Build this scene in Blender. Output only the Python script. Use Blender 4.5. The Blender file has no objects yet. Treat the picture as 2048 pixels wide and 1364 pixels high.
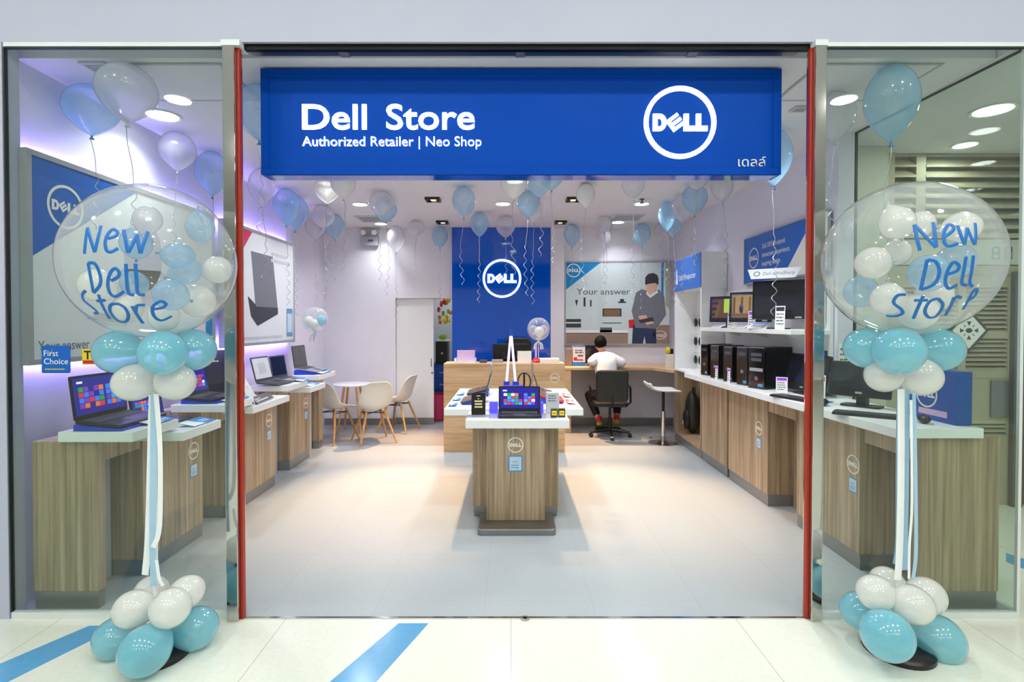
import bpy, math, random
from math import sin, cos, pi, radians as R
from mathutils import Vector, Matrix
random.seed(7)
SC = bpy.context.scene
COL = SC.collection
V = Vector

# ------------------------------------------------------------------ camera, world, exposure
H, F, PITCH = 1.58, 1060.0, 0.015
cam_d = bpy.data.cameras.new('camera')
cam_d.sensor_width = 36.0
cam_d.lens = F / 2048 * 36.0
cam_d.shift_x = 2 / 2048
cam_d.shift_y = -21 / 2048
cam_d.clip_start = 0.05
cam = bpy.data.objects.new('camera', cam_d)
COL.objects.link(cam)
cam.location = (0, 0, H)
cam.rotation_euler = (pi / 2 - PITCH, 0, 0)
SC.camera = cam
SC.view_settings.view_transform = 'Standard'
SC.view_settings.look = 'None'
SC.view_settings.gamma = 1.0
SC.view_settings.use_curve_mapping = False
SC.view_settings.exposure = 0.0
SC.cycles.max_bounces = 12
SC.cycles.diffuse_bounces = 4
SC.cycles.glossy_bounces = 4
SC.cycles.transparent_max_bounces = 24
SC.cycles.caustics_reflective = False
SC.cycles.caustics_refractive = False
SC.cycles.sample_clamp_indirect = 4.0

world = bpy.data.worlds.new('world')
SC.world = world
world.use_nodes = True
bg = world.node_tree.nodes['Background']
bg.inputs[0].default_value = (0.80, 0.90, 0.86, 1)
bg.inputs[1].default_value = 0.5

def lamp(name, kind, loc, power, color=(1, 1, 1), size=0.2, target=None, spread=None, blend=0.5, angle=60, parent=None, shape='DISK'):
    d = bpy.data.lights.new(name, kind)
    d.energy = power
    d.color = color
    if kind == 'AREA':
        d.shape = shape
        d.size = size
        if spread: d.spread = R(spread)
    if kind == 'SPOT':
        d.spot_size = R(angle); d.spot_blend = blend; d.shadow_soft_size = size
    o = bpy.data.objects.new(name, d)
    COL.objects.link(o)
    o.location = loc
    if target is not None:
        o.rotation_euler = (V(target) - V(loc)).to_track_quat('-Z', 'Y').to_euler()
    if parent is not None:
        o.parent = parent
        o.location = V(loc) - parent.location
    return o

MALL_P, SHOP_P, SPOT_P = 15.0, 13.2, 1000.0
MALL_C, SHOP_C, WARM_C = (0.97, 1.0, 0.93), (0.96, 0.965, 1.0), (1.0, 0.60, 0.30)

# ------------------------------------------------------------------ image geometry -> place (used for measuring only)
sp_, cp_ = sin(PITCH), cos(PITCH)
def ray(px, py):
    u, v = (px - 1022) / F, (661 - py) / F
    return V((u, cp_ + v * sp_, -sp_ + v * cp_))
def at(px, py, Y):
    d = ray(px, py); t = Y / d.y
    return V((d.x * t, Y, H + d.z * t))
def onz(px, py, z=0.0):
    d = ray(px, py); t = (z - H) / d.z
    return V((d.x * t, d.y * t, z))
CEIL = 3.03

# ------------------------------------------------------------------ materials
def lin(c):
    return tuple(((x / 255) / 12.92 if x / 255 <= 0.04045 else ((x / 255 + 0.055) / 1.055) ** 2.4) for x in c)
MATS = {}
def mat(name, rgb, rough=0.5, metal=0.0, var=0.05, scale=18.0, emit=None, es=0.0, coat=0.0, stretch=None, rgb2=None, bump=0.0, spec=0.5):
    if name in MATS: return MATS[name]
    m = bpy.data.materials.new(name); m.use_nodes = True
    nt = m.node_tree; b = nt.nodes['Principled BSDF']
    c = lin(rgb)
    tc = nt.nodes.new('ShaderNodeTexCoord')
    mp = nt.nodes.new('ShaderNodeMapping')
    nt.links.new(tc.outputs['Object'], mp.inputs[0])
    if stretch: mp.inputs['Scale'].default_value = stretch
    nz = nt.nodes.new('ShaderNodeTexNoise')
    nz.inputs['Scale'].default_value = scale
    nz.inputs['Detail'].default_value = 4
    nt.links.new(mp.outputs[0], nz.inputs['Vector'])
    rp = nt.nodes.new('ShaderNodeValToRGB')
    c2 = lin(rgb2) if rgb2 else tuple(x * (1 - var) for x in c)
    c1 = c if rgb2 else tuple(min(1, x * (1 + var)) for x in c)
    rp.color_ramp.elements[0].color = (*c2, 1); rp.color_ramp.elements[0].position = 0.3
    rp.color_ramp.elements[1].color = (*c1, 1); rp.color_ramp.elements[1].position = 0.7
    nt.links.new(nz.outputs[0], rp.inputs[0])
    nt.links.new(rp.outputs[0], b.inputs['Base Color'])
    b.inputs['Roughness'].default_value = rough
    b.inputs['Metallic'].default_value = metal
    b.inputs['Specular IOR Level'].default_value = spec
    if coat:
        b.inputs['Coat Weight'].default_value = coat; b.inputs['Coat Roughness'].default_value = 0.08
    if emit:
        b.inputs['Emission Color'].default_value = (*lin(emit), 1)
        b.inputs['Emission Strength'].default_value = es
    if bump:
        bp = nt.nodes.new('ShaderNodeBump'); bp.inputs['Strength'].default_value = bump
        nt.links.new(nz.outputs[0], bp.inputs['Height']); nt.links.new(bp.outputs[0], b.inputs['Normal'])
    MATS[name] = m
    return m

def wood(name, dark, light, axis='z', rough=0.45):
    m = bpy.data.materials.new(name); m.use_nodes = True
    nt = m.node_tree; b = nt.nodes['Principled BSDF']
    tc = nt.nodes.new('ShaderNodeTexCoord'); mp = nt.nodes.new('ShaderNodeMapping')
    nt.links.new(tc.outputs['Object'], mp.inputs[0])
    mp.inputs['Scale'].default_value = {'z': (20, 20, 0.4), 'x': (0.5, 9, 9)}[axis]
    n1 = nt.nodes.new('ShaderNodeTexNoise'); n1.inputs['Scale'].default_value = 2.2; n1.inputs['Detail'].default_value = 6
    n1.inputs['Distortion'].default_value = 0.4
    n2 = nt.nodes.new('ShaderNodeTexNoise'); n2.inputs['Scale'].default_value = 14; n2.inputs['Detail'].default_value = 3
    nt.links.new(mp.outputs[0], n1.inputs['Vector']); nt.links.new(mp.outputs[0], n2.inputs['Vector'])
    mx = nt.nodes.new('ShaderNodeMath'); mx.operation = 'MULTIPLY_ADD'
    nt.links.new(n2.outputs[0], mx.inputs[0]); mx.inputs[1].default_value = 0.35
    nt.links.new(n1.outputs[0], mx.inputs[2])
    rp = nt.nodes.new('ShaderNodeValToRGB')
    rp.color_ramp.elements[0].color = (*lin(dark), 1); rp.color_ramp.elements[0].position = 0.48
    rp.color_ramp.elements[1].color = (*lin(light), 1); rp.color_ramp.elements[1].position = 0.86
    nt.links.new(mx.outputs[0], rp.inputs[0]); nt.links.new(rp.outputs[0], b.inputs['Base Color'])
    b.inputs['Roughness'].default_value = rough
    MATS[name] = m
    return m

def tiles(name, rgb, grout, size, rough, speck=0.03, gw=0.0025):
    m = bpy.data.materials.new(name); m.use_nodes = True
    nt = m.node_tree; b = nt.nodes['Principled BSDF']
    tc = nt.nodes.new('ShaderNodeTexCoord')
    br = nt.nodes.new('ShaderNodeTexBrick')
    br.offset = 0.0; br.inputs['Scale'].default_value = 1.0
    br.inputs['Brick Width'].default_value = size; br.inputs['Row Height'].default_value = size
    br.inputs['Mortar Size'].default_value = gw; br.inputs['Mortar Smooth'].default_value = 0.1
    c = lin(rgb)
    br.inputs['Color1'].default_value = (*c, 1); br.inputs['Color2'].default_value = (*[x * 0.975 for x in c], 1)
    br.inputs['Mortar'].default_value = (*lin(grout), 1)
    nt.links.new(tc.outputs['Object'], br.inputs['Vector'])
    nz = nt.nodes.new('ShaderNodeTexNoise'); nz.inputs['Scale'].default_value = 60; nz.inputs['Detail'].default_value = 5
    nt.links.new(tc.outputs['Object'], nz.inputs['Vector'])
    rp = nt.nodes.new('ShaderNodeValToRGB')
    rp.color_ramp.elements[0].color = (1 - speck * 2,) * 3 + (1,); rp.color_ramp.elements[0].position = 0.3
    rp.color_ramp.elements[1].color = (1, 1, 1, 1); rp.color_ramp.elements[1].position = 0.65
    nt.links.new(nz.outputs[0], rp.inputs[0])
    mx = nt.nodes.new('ShaderNodeMixRGB'); mx.blend_type = 'MULTIPLY'; mx.inputs[0].default_value = 1
    nt.links.new(br.outputs[0], mx.inputs[1]); nt.links.new(rp.outputs[0], mx.inputs[2])
    nt.links.new(mx.outputs[0], b.inputs['Base Color'])
    b.inputs['Roughness'].default_value = rough
    MATS[name] = m
    return m

def schlick(nt, f0):
    """share of light mirrored at a thin sheet, the same from either side"""
    lw = nt.nodes.new('ShaderNodeLayerWeight'); lw.inputs[0].default_value = 0.5
    pw = nt.nodes.new('ShaderNodeMath'); pw.operation = 'POWER'; pw.inputs[1].default_value = 5
    nt.links.new(lw.outputs['Facing'], pw.inputs[0])
    ma = nt.nodes.new('ShaderNodeMath'); ma.operation = 'MULTIPLY_ADD'; ma.inputs[1].default_value = 1 - f0; ma.inputs[2].default_value = f0
    nt.links.new(pw.outputs[0], ma.inputs[0])
    return ma

def film(name, rgb, t0, t1, rough=0.15, gloss=1.0, tint=(255, 255, 255), trans=0.0):
    """thin see-through skin: mostly clear face-on (t0), denser towards the rim (t1)"""
    m = bpy.data.materials.new(name); m.use_nodes = True
    nt = m.node_tree; nt.nodes.remove(nt.nodes['Principled BSDF'])
    out = nt.nodes['Material Output']
    tr = nt.nodes.new('ShaderNodeBsdfTransparent'); tr.inputs[0].default_value = (*lin(tint), 1)
    nz = nt.nodes.new('ShaderNodeTexNoise'); nz.inputs['Scale'].default_value = 6
    rp = nt.nodes.new('ShaderNodeValToRGB'); c = lin(rgb)
    rp.color_ramp.elements[0].color = (*[x * 0.94 for x in c], 1); rp.color_ramp.elements[1].color = (*[min(1, x * 1.04) for x in c], 1)
    nt.links.new(nz.outputs[0], rp.inputs[0])
    pb = nt.nodes.new('ShaderNodeBsdfPrincipled')
    nt.links.new(rp.outputs[0], pb.inputs['Base Color'])
    pb.inputs['Roughness'].default_value = rough
    pb.inputs['Specular IOR Level'].default_value = 0.5 * gloss
    pb.inputs['Coat Weight'].default_value = 0.9; pb.inputs['Coat Roughness'].default_value = 0.06
    tl = nt.nodes.new('ShaderNodeBsdfTranslucent'); nt.links.new(rp.outputs[0], tl.inputs[0])
    m0 = nt.nodes.new('ShaderNodeMixShader'); m0.inputs[0].default_value = trans
    nt.links.new(pb.outputs[0], m0.inputs[1]); nt.links.new(tl.outputs[0], m0.inputs[2])
    lw = nt.nodes.new('ShaderNodeLayerWeight'); lw.inputs[0].default_value = 0.35
    mr = nt.nodes.new('ShaderNodeMapRange'); mr.inputs[3].default_value = t0; mr.inputs[4].default_value = t1
    nt.links.new(lw.outputs['Facing'], mr.inputs[0])
    m1 = nt.nodes.new('ShaderNodeMixShader')
    nt.links.new(mr.outputs[0], m1.inputs[0]); nt.links.new(tr.outputs[0], m1.inputs[1]); nt.links.new(m0.outputs[0], m1.inputs[2])
    gl = nt.nodes.new('ShaderNodeBsdfGlossy'); gl.inputs['Roughness'].default_value = 0.04
    fr = schlick(nt, 0.022)
    m2 = nt.nodes.new('ShaderNodeMixShader')
    nt.links.new(fr.outputs[0], m2.inputs[0]); nt.links.new(m1.outputs[0], m2.inputs[1]); nt.links.new(gl.outputs[0], m2.inputs[2])
    nt.links.new(m2.outputs[0], out.inputs[0])
    MATS[name] = m
    return m

def glass(name, tint, ior=1.38):
    m = bpy.data.materials.new(name); m.use_nodes = True
    nt = m.node_tree; nt.nodes.remove(nt.nodes['Principled BSDF'])
    out = nt.nodes['Material Output']
    tr = nt.nodes.new('ShaderNodeBsdfTransparent')
    nz = nt.nodes.new('ShaderNodeTexNoise'); nz.inputs['Scale'].default_value = 1.2
    rp = nt.nodes.new('ShaderNodeValToRGB'); c = lin(tint)
    rp.color_ramp.elements[0].color = (*[x * 0.985 for x in c], 1); rp.color_ramp.elements[1].color = (*c, 1)
    nt.links.new(nz.outputs[0], rp.inputs[0]); nt.links.new(rp.outputs[0], tr.inputs[0])
    gl = nt.nodes.new('ShaderNodeBsdfGlossy'); gl.inputs['Roughness'].default_value = 0.0
    fr = schlick(nt, 0.04)
    mx = nt.nodes.new('ShaderNodeMixShader')
    nt.links.new(fr.outputs[0], mx.inputs[0]); nt.links.new(tr.outputs[0], mx.inputs[1]); nt.links.new(gl.outputs[0], mx.inputs[2])
    nt.links.new(mx.outputs[0], out.inputs[0])
    MATS[name] = m
    return m

M = {}
M['wall'] = mat('painted_wall', (232, 231, 240), 0.6, var=0.012, scale=5)
M['wall_lav'] = mat('painted_side_wall', (226, 224, 240), 0.55, var=0.012, scale=5)
M['ceil'] = mat('ceiling_paint', (222, 220, 226), 0.7, var=0.012, scale=4)
M['fascia'] = mat('fascia_paint', (186, 188, 209), 0.55, var=0.015, scale=3)
M['white'] = mat('white_laminate', (240, 242, 242), 0.3, var=0.01)
M['whitep'] = mat('white_plastic', (235, 233, 226), 0.35, var=0.015)
M['frame'] = mat('white_frame', (222, 228, 228), 0.35, var=0.015)
M['gasket'] = mat('black_gasket', (28, 34, 38), 0.5)
M['steel'] = mat('mirror_steel', (205, 205, 200), 0.07, 1.0, var=0.02, scale=4)
M['brushed'] = mat('brushed_steel', (150, 150, 148), 0.35, 1.0, var=0.08, scale=8, stretch=(1, 1, 30))
M['kick'] = mat('grey_metal_kick', (146, 146, 144), 0.35, 0.6, var=0.05, scale=6, stretch=(1, 1, 20))
M['chrome'] = mat('chrome', (220, 220, 222), 0.08, 1.0, var=0.02)
M['dark'] = mat('dark_track', (5, 7, 7), 0.5, var=0.1, spec=0.2)
M['red'] = mat('red_guide_strip', (170, 44, 22), 0.4, var=0.06)
M['wood'] = wood('grey_oak', (132, 112, 88), (192, 168, 138))
M['oak'] = wood('light_oak', (186, 146, 100), (222, 190, 148), 'x')
M['leg'] = wood('beech_leg', (176, 124, 66), (216, 168, 104))
M['blue'] = mat('sign_blue', (0, 68, 172), 0.45, var=0.02, spec=0.08)
M['bluegl'] = mat('gloss_blue', (0, 82, 198), 0.06, var=0.02, coat=0.5)
M['bluep'] = mat('poster_blue', (8, 92, 186), 0.35, var=0.02)
M['blueb'] = mat('carton_blue', (10, 78, 160), 0.35, var=0.04)
M['cyan'] = mat('poster_cyan', (0, 130, 196), 0.35, var=0.02)
M['lit'] = mat('lit_letters', (255, 255, 255), 0.4, emit=(255, 250, 255), es=1.35)
M['decal'] = mat('white_decal', (238, 234, 228), 0.4, var=0.01)
M['black'] = mat('black_plastic', (18, 18, 20), 0.35, var=0.15)
M['blackg'] = mat('gloss_black', (12, 12, 16), 0.12, var=0.1, coat=0.5)
M['grey'] = mat('dark_grey_plastic', (70, 72, 78), 0.4, var=0.08)
M['silver'] = mat('silver_plastic', (168, 170, 176), 0.35, 0.3, var=0.04)
M['lgrey'] = mat('light_grey', (196, 200, 206), 0.5, var=0.02)
M['paper'] = mat('paper', (240, 240, 240), 0.6, var=0.01)
M['poster'] = mat('poster_white', (226, 230, 236), 0.4, var=0.012)
M['leather'] = mat('black_leather', (26, 27, 26), 0.42, var=0.2, scale=40, bump=0.15)
M['leaf'] = mat('leaflet_blue', (36, 130, 208), 0.35, var=0.06)
M['leafd'] = mat('stand_blue', (18, 60, 196), 0.3, var=0.06)
M['pink'] = mat('pink_plastic', (204, 60, 104), 0.4)
M['lilac'] = mat('lilac_paper', (214, 178, 214), 0.5)
M['yellow'] = mat('yellow_card', (238, 206, 40), 0.4)
M['orange'] = mat('orange_card', (226, 136, 30), 0.45)
M['redp'] = mat('red_plastic', (200, 34, 40), 0.35)
M['green'] = mat('green_plastic', (150, 200, 40), 0.4)
M['louvre'] = mat('beige_louvre', (178, 170, 146), 0.5, var=0.03, scale=6)
M['stone'] = mat('outer_pilaster', (206, 204, 192), 0.5, var=0.03)
M['skin'] = mat('skin', (206, 150, 118), 0.5, var=0.04)
M['hair'] = mat('black_hair', (10, 9, 9), 0.75, var=0.2, scale=60, stretch=(1, 1, 0.2), spec=0.15)
M['shirt'] = mat('white_shirt', (236, 234, 236), 0.75, var=0.02, scale=12)
M['trouser'] = mat('black_trousers', (22, 22, 26), 0.7, var=0.1)
M['shoe'] = mat('olive_shoe', (170, 156, 60), 0.6, var=0.1)
M['sock'] = mat('red_sock', (200, 40, 34), 0.7)
M['led'] = mat('led_strip', (255, 255, 255), 0.5, emit=(166, 140, 255), es=58)
M['diff'] = mat('lamp_diffuser', (255, 255, 255), 0.5, emit=(255, 255, 255), es=9)
M['diffw'] = mat('warm_lamp_diffuser', (255, 240, 220), 0.5, emit=(255, 214, 160), es=9)
M['scr_off'] = mat('dark_screen', (34, 36, 46), 0.1, var=0.1, coat=0.3)
M['scr_blue'] = mat('start_screen', (22, 22, 110), 0.2, emit=(36, 30, 150), es=0.7)
M['scr_grey'] = mat('grey_screen', (170, 172, 178), 0.2, emit=(200, 200, 206), es=0.5)
for k, c in dict(t_blue=(50, 120, 230), t_cyan=(40, 160, 220), t_red=(214, 40, 60), t_green=(30, 150, 50), t_orange=(230, 110, 40), t_purple=(120, 50, 180), t_white=(225, 235, 250), t_lime=(150, 176, 70), t_brown=(92, 72, 46)).items():
    M[k] = mat('screen_' + k[2:], c, 0.3, emit=c, es=0.75)
M['cream'] = tiles('mall_floor_tiles', (234, 237, 224), (196, 196, 180), 1.2, 0.16)
M['stripe'] = mat('floor_stripe_blue', (92, 160, 206), 0.18, var=0.04, scale=30)
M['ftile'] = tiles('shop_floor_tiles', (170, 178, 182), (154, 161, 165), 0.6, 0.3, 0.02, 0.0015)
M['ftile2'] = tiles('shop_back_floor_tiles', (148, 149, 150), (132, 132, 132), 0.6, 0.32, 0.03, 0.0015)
M['glass'] = glass('shopfront_glass', (247, 252, 249))
M['acryl'] = film('clear_acrylic', (225, 230, 240), 0.06, 0.4, 0.1)
M['bubble'] = film('clear_bubble_film', (236, 244, 242), 0.07, 0.62, 0.12)
M['b_white'] = film('pearl_white_balloon', (252, 252, 247), 0.80, 0.97, 0.16, trans=0.3)
M['b_blue'] = film('pearl_blue_balloon', (146, 222, 240), 0.70, 0.96, 0.15, trans=0.3)
M['b_clear'] = film('thin_white_balloon', (230, 230, 240), 0.32, 0.78, 0.2, trans=0.45)
M['b_sky'] = film('thin_blue_balloon', (160, 214, 246), 0.36, 0.82, 0.2, trans=0.45)
M['ribbon'] = mat('silver_ribbon', (190, 190, 196), 0.25, 0.6, var=0.1)
M['rib_w'] = mat('white_ribbon', (240, 242, 244), 0.4, var=0.02)
M['rib_b'] = mat('blue_ribbon', (164, 200, 226), 0.4, var=0.03)
M['knot'] = mat('balloon_knot', (60, 130, 170), 0.4)
M['ink'] = mat('blue_ink', (10, 104, 184), 0.4, var=0.03)
M['txt'] = mat('grey_print', (90, 96, 104), 0.5)
M['sticker'] = mat('blue_sticker', (86, 140, 190), 0.35, var=0.05)
M['stick_l'] = mat('sticker_light', (190, 214, 232), 0.4)
M['crimson'] = mat('poster_crimson', (206, 40, 84), 0.4, var=0.02)
M['pgrey'] = mat('poster_grey', (112, 116, 126), 0.4, var=0.05)
M['pdark'] = mat('poster_dark', (52, 54, 62), 0.4, var=0.05)
M['pbrown'] = mat('poster_brown', (150, 126, 112), 0.4, var=0.05)
M['pdenim'] = mat('poster_denim', (36, 52, 84), 0.4, var=0.05)
M['pskin'] = mat('poster_skin', (222, 178, 156), 0.4, var=0.03)
M['polive'] = mat('poster_olive', (168, 172, 150), 0.4, var=0.05)
M['pmist'] = mat('poster_mist', (204, 218, 220), 0.4, var=0.03)
M['diffm'] = mat('mall_lamp_diffuser', (255, 255, 250), 0.5, emit=(255, 255, 244), es=14)

# ------------------------------------------------------------------ mesh tools
class Fr:
    """a flat drawing board: origin, right, up; n points out of it"""
    def __init__(s, o, ux, uy=(0, 0, 1)):
        s.o, s.ux, s.uy = V(o), V(ux).normalized(), V(uy).normalized()
        s.n = s.ux.cross(s.uy)
    def pt(s, x, y, d=0.0):
        return s.o + s.ux * x + s.uy * y + s.n * d
RIGHTW, LEFTW, FRONT = (0, -1, 0), (0, 1, 0), (1, 0, 0)

class MB:
    def __init__(s, ref=None):
        s.v, s.f, s.mi = [], [], []
        s.off = V((0, 0, 0)) if ref is None else -V(ref.location)
    def add(s, vs, fs, m=0):
        k = len(s.v)
        s.v += [V(a) + s.off for a in vs]
        for f in fs:
            s.f.append([i + k for i in f]); s.mi.append(m)
        return s
    def box(s, x0, x1, y0, y1, z0, z1, m=0):
        return s.add([(x0, y0, z0), (x1, y0, z0), (x1, y1, z0), (x0, y1, z0), (x0, y0, z1), (x1, y0, z1), (x1, y1, z1), (x0, y1, z1)],
                     [(0, 3, 2, 1), (4, 5, 6, 7), (0, 1, 5, 4), (1, 2, 6, 5), (2, 3, 7, 6), (3, 0, 4, 7)], m)
    def prism(s, pts, fr, d0, d1, m=0):
        """polygon (2D, counter-clockwise) on board fr from depth d0 to d1"""
        n = len(pts)
        vs = [fr.pt(x, y, d0) for x, y in pts] + [fr.pt(x, y, d1) for x, y in pts]
        fs = [tuple(range(n))[::-1], tuple(range(n, 2 * n))] + [(i, (i + 1) % n, n + (i + 1) % n, n + i) for i in range(n)]
        return s.add(vs, fs, m)
    def slab(s, pts, z0, z1, m=0):
        return s.prism(pts, Fr((0, 0, 0), (1, 0, 0), (0, 1, 0)), z0, z1, m)
    def rect(s, fr, x0, x1, y0, y1, d0, d1, m=0):
        return s.prism([(x0, y0), (x1, y0), (x1, y1), (x0, y1)], fr, d0, d1, m)
    def disc(s, fr, cx, cy, rx, ry, d0, d1, m=0, n=24):
        return s.prism([(cx + rx * cos(2 * pi * i / n), cy + ry * sin(2 * pi * i / n)) for i in range(n)], fr, d0, d1, m)
    def ring(s, fr, cx, cy, r0, r1, d0, d1, m=0, n=40):
        for i in range(n):
            a, b = 2 * pi * i / n, 2 * pi * (i + 1) / n
            s.prism([(cx + r0 * cos(a), cy + r0 * sin(a)), (cx + r1 * cos(a), cy + r1 * sin(a)), (cx + r1 * cos(b), cy + r1 * sin(b)), (cx + r0 * cos(b), cy + r0 * sin(b))], fr, d0, d1, m)
        return s
    def tube(s, pts, r, n=8, m=0, flat=1.0, up=None):
        """tube along pts; r a number or a list; flat squeezes it along 'up'"""
        pts = [V(p) for p in pts]; k = len(pts)
        rs = r if isinstance(r, (list, tuple)) else [r] * k
        vs, fs = [], []
        prev = None
        for i, p in enumerate(pts):
            t = (pts[min(i + 1, k - 1)] - pts[max(i - 1, 0)])
            if t.length < 1e-9: t = V((0, 0, 1))
            t.normalize()
            if up is not None: a = V(up[i]) if isinstance(up, list) else V(up)
            else: a = prev if prev is not None else (V((0, 0, 1)) if abs(t.z) < 0.9 else V((1, 0, 0)))
            a = a - t * a.dot(t)
            if a.length < 1e-6: a = t.orthogonal()
            a.normalize(); prev = a; b = t.cross(a)
            for j in range(n):
                q = 2 * pi * j / n
                vs.append(p + a * (cos(q) * rs[i] * flat) + b * (sin(q) * rs[i]))
        for i in range(k - 1):
            for j in range(n):
                fs.append((i * n + j, i * n + (j + 1) % n, (i + 1) * n + (j + 1) % n, (i + 1) * n + j))
        fs.append(tuple(range(n))[::-1]); fs.append(tuple((k - 1) * n + j for j in range(n)))
        return s.add(vs, fs, m)
    def cyl(s, p0, p1, r0, r1=None, n=16, m=0):
        return s.tube([p0, p1], [r0, r0 if r1 is None else r1], n, m)
    def lathe(s, prof, c=(0, 0, 0), n=24, m=0, mx=None):
        vs, fs = [], []
        c = V(c)
        for r, z in prof:
            for j in range(n):
                p = V((r * cos(2 * pi * j / n), r * sin(2 * pi * j / n), z))
                vs.append(c + (mx @ p if mx else p))
        for i in range(len(prof) - 1):
            for j in range(n):
                fs.append((i * n + j, i * n + (j + 1) % n, (i + 1) * n + (j + 1) % n, (i + 1) * n + j))
        fs.append(tuple(range(n))[::-1]); fs.append(tuple((len(prof) - 1) * n + j for j in range(n)))
        return s.add(vs, fs, m)
    def ball(s, c, rx, ry=None, rz=None, n=16, k=10, m=0):
        ry = rx if ry is None else ry; rz = rx if rz is None else rz
        c = V(c); vs, fs = [], []
        for i in range(k + 1):
            a = -pi / 2 + pi * i / k
            rr = max(cos(a), 0.02)
            for j in range(n):
                vs.append(c + V((rx * rr * cos(2 * pi * j / n), ry * rr * sin(2 * pi * j / n), rz * sin(a))))
        for i in range(k):
            for j in range(n):
                fs.append((i * n + j, i * n + (j + 1) % n, (i + 1) * n + (j + 1) % n, (i + 1) * n + j))
        fs.append(tuple(range(n))[::-1]); fs.append(tuple(k * n + j for j in range(n)))
        return s.add(vs, fs, m)
    def rbox(s, fr, x0, x1, y0, y1, d0, d1, r, m=0, n=4):
        """rectangle with round corners"""
        pts = []
        for cx, cy, a0 in ((x1 - r, y0 + r, -90), (x1 - r, y1 - r, 0), (x0 + r, y1 - r, 90), (x0 + r, y0 + r, 180)):
            for i in range(n + 1):
                a = R(a0 + 90 * i / n); pts.append((cx + r * cos(a), cy + r * sin(a)))
        return s.prism(pts, fr, d0, d1, m)
    def mesh(s, name, mats):
        me = bpy.data.meshes.new(name)
        me.from_pydata([tuple(a) for a in s.v], [], s.f)
        for m in (mats if isinstance(mats, (list, tuple)) else [mats]): me.materials.append(m)
        me.polygons.foreach_set('material_index', s.mi)
        me.validate(); me.update()
        return me
    def build(s, name, mats, parent=None, smooth=False, bevel=0.0):
        loc = V((0, 0, 0))
        if parent is None and s.v:
            xs, ys, zs = [a.x for a in s.v], [a.y for a in s.v], [a.z for a in s.v]
            loc = V(((min(xs) + max(xs)) / 2, (min(ys) + max(ys)) / 2, min(zs)))
            s.v = [a - loc for a in s.v]
        me = s.mesh(name, mats)
        if smooth: me.polygons.foreach_set('use_smooth', [True] * len(me.polygons))
        o = bpy.data.objects.new(name, me); COL.objects.link(o)
        if parent is not None: o.parent = parent
        else: o.location = loc
        if smooth and smooth != 'all': 
            me.set_sharp_from_angle(angle=R(smooth if isinstance(smooth, (int, float)) and smooth > 1 else 40))
        if bevel:
            b = o.modifiers.new('bevel', 'BEVEL'); b.width = bevel; b.segments = 2; b.limit_method = 'ANGLE'; b.angle_limit = R(40)
        return o

def tag(o, label=None, cat=None, group=None, kind=None):
    if label: o['label'] = label
    if cat: o['category'] = cat
    if group: o['group'] = group
    if kind: o['kind'] = kind
    return o
def thing(name, label, cat, loc=(0, 0, 0), rz=0.0, group=None):
    o = bpy.data.objects.new(name, None); COL.objects.link(o)
    o.empty_display_size = 0.1
    o.location = loc; o.rotation_euler = (0, 0, rz)
    return tag(o, label, cat, group)
def struct(o): return tag(o, kind='structure')
def copy_tree(o, parent=None):
    c = o.copy(); COL.objects.link(c)
    if parent is not None: c.parent = parent
    for ch in list(o.children): copy_tree(ch, c)
    return c

# ------------------------------------------------------------------ writing
_TXT = {}
CAP = 0.72
def text2d(s, bold=0.0):
    """outline of a line of writing: unit cap height, x from 0; built-in typeface"""
    if (s, bold) in _TXT: return _TXT[(s, bold)]
    cu = bpy.data.curves.new('writing', 'FONT'); cu.body = s; cu.size = 1.0; cu.offset = bold
    cu.fill_mode = 'FRONT'; cu.resolution_u = 4
    o = bpy.data.objects.new('writing', cu); COL.objects.link(o)
    dg = bpy.context.evaluated_depsgraph_get()
    me = bpy.data.meshes.new_from_object(o.evaluated_get(dg))
    vs = [(v.co.x, v.co.y) for v in me.vertices]; fs = [tuple(p.vertices) for p in me.polygons]
    bpy.data.objects.remove(o); bpy.data.curves.remove(cu); bpy.data.meshes.remove(me)
    x0 = min([v[0] for v in vs] or [0])
    k = 1 / CAP
    vs = [((x - x0) * k, y * k) for x, y in vs]
    _TXT[(s, bold)] = (vs, fs)
    return _TXT[(s, bold)]
def write(mb, s, fr, x, y, h, m=0, d0=0.0005, d1=0.0015, bold=0.0, width=None, shear=0.0):
    """writing on board fr: left end x, baseline y, cap height h; width stretches it to fit"""
    vs, fs = text2d(s, bold)
    if not vs: return mb
    w = max(v[0] for v in vs)
    kx = (width / w) if width else h
    P = [(x + a * kx + shear * b * h, y + b * h) for a, b in vs]
    n = len(P)
    cnt = {}
    for f in fs:
        for i in range(len(f)):
            e = (f[i], f[(i + 1) % len(f)])
            cnt[e] = cnt.get(e, 0) + 1
    side = [(a, b, n + b, n + a) for (a, b) in cnt if (b, a) not in cnt]
    def area(f): return sum(P[f[i]][0] * P[f[(i + 1) % len(f)]][1] - P[f[(i + 1) % len(f)]][0] * P[f[i]][1] for i in range(len(f)))
    flip = sum(area(f) for f in fs) < 0
    top = [tuple(i + n for i in (f[::-1] if flip else f)) for f in fs]
    return mb.add([fr.pt(a, b, d0) for a, b in P] + [fr.pt(a, b, d1) for a, b in P], top + side, m)
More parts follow.
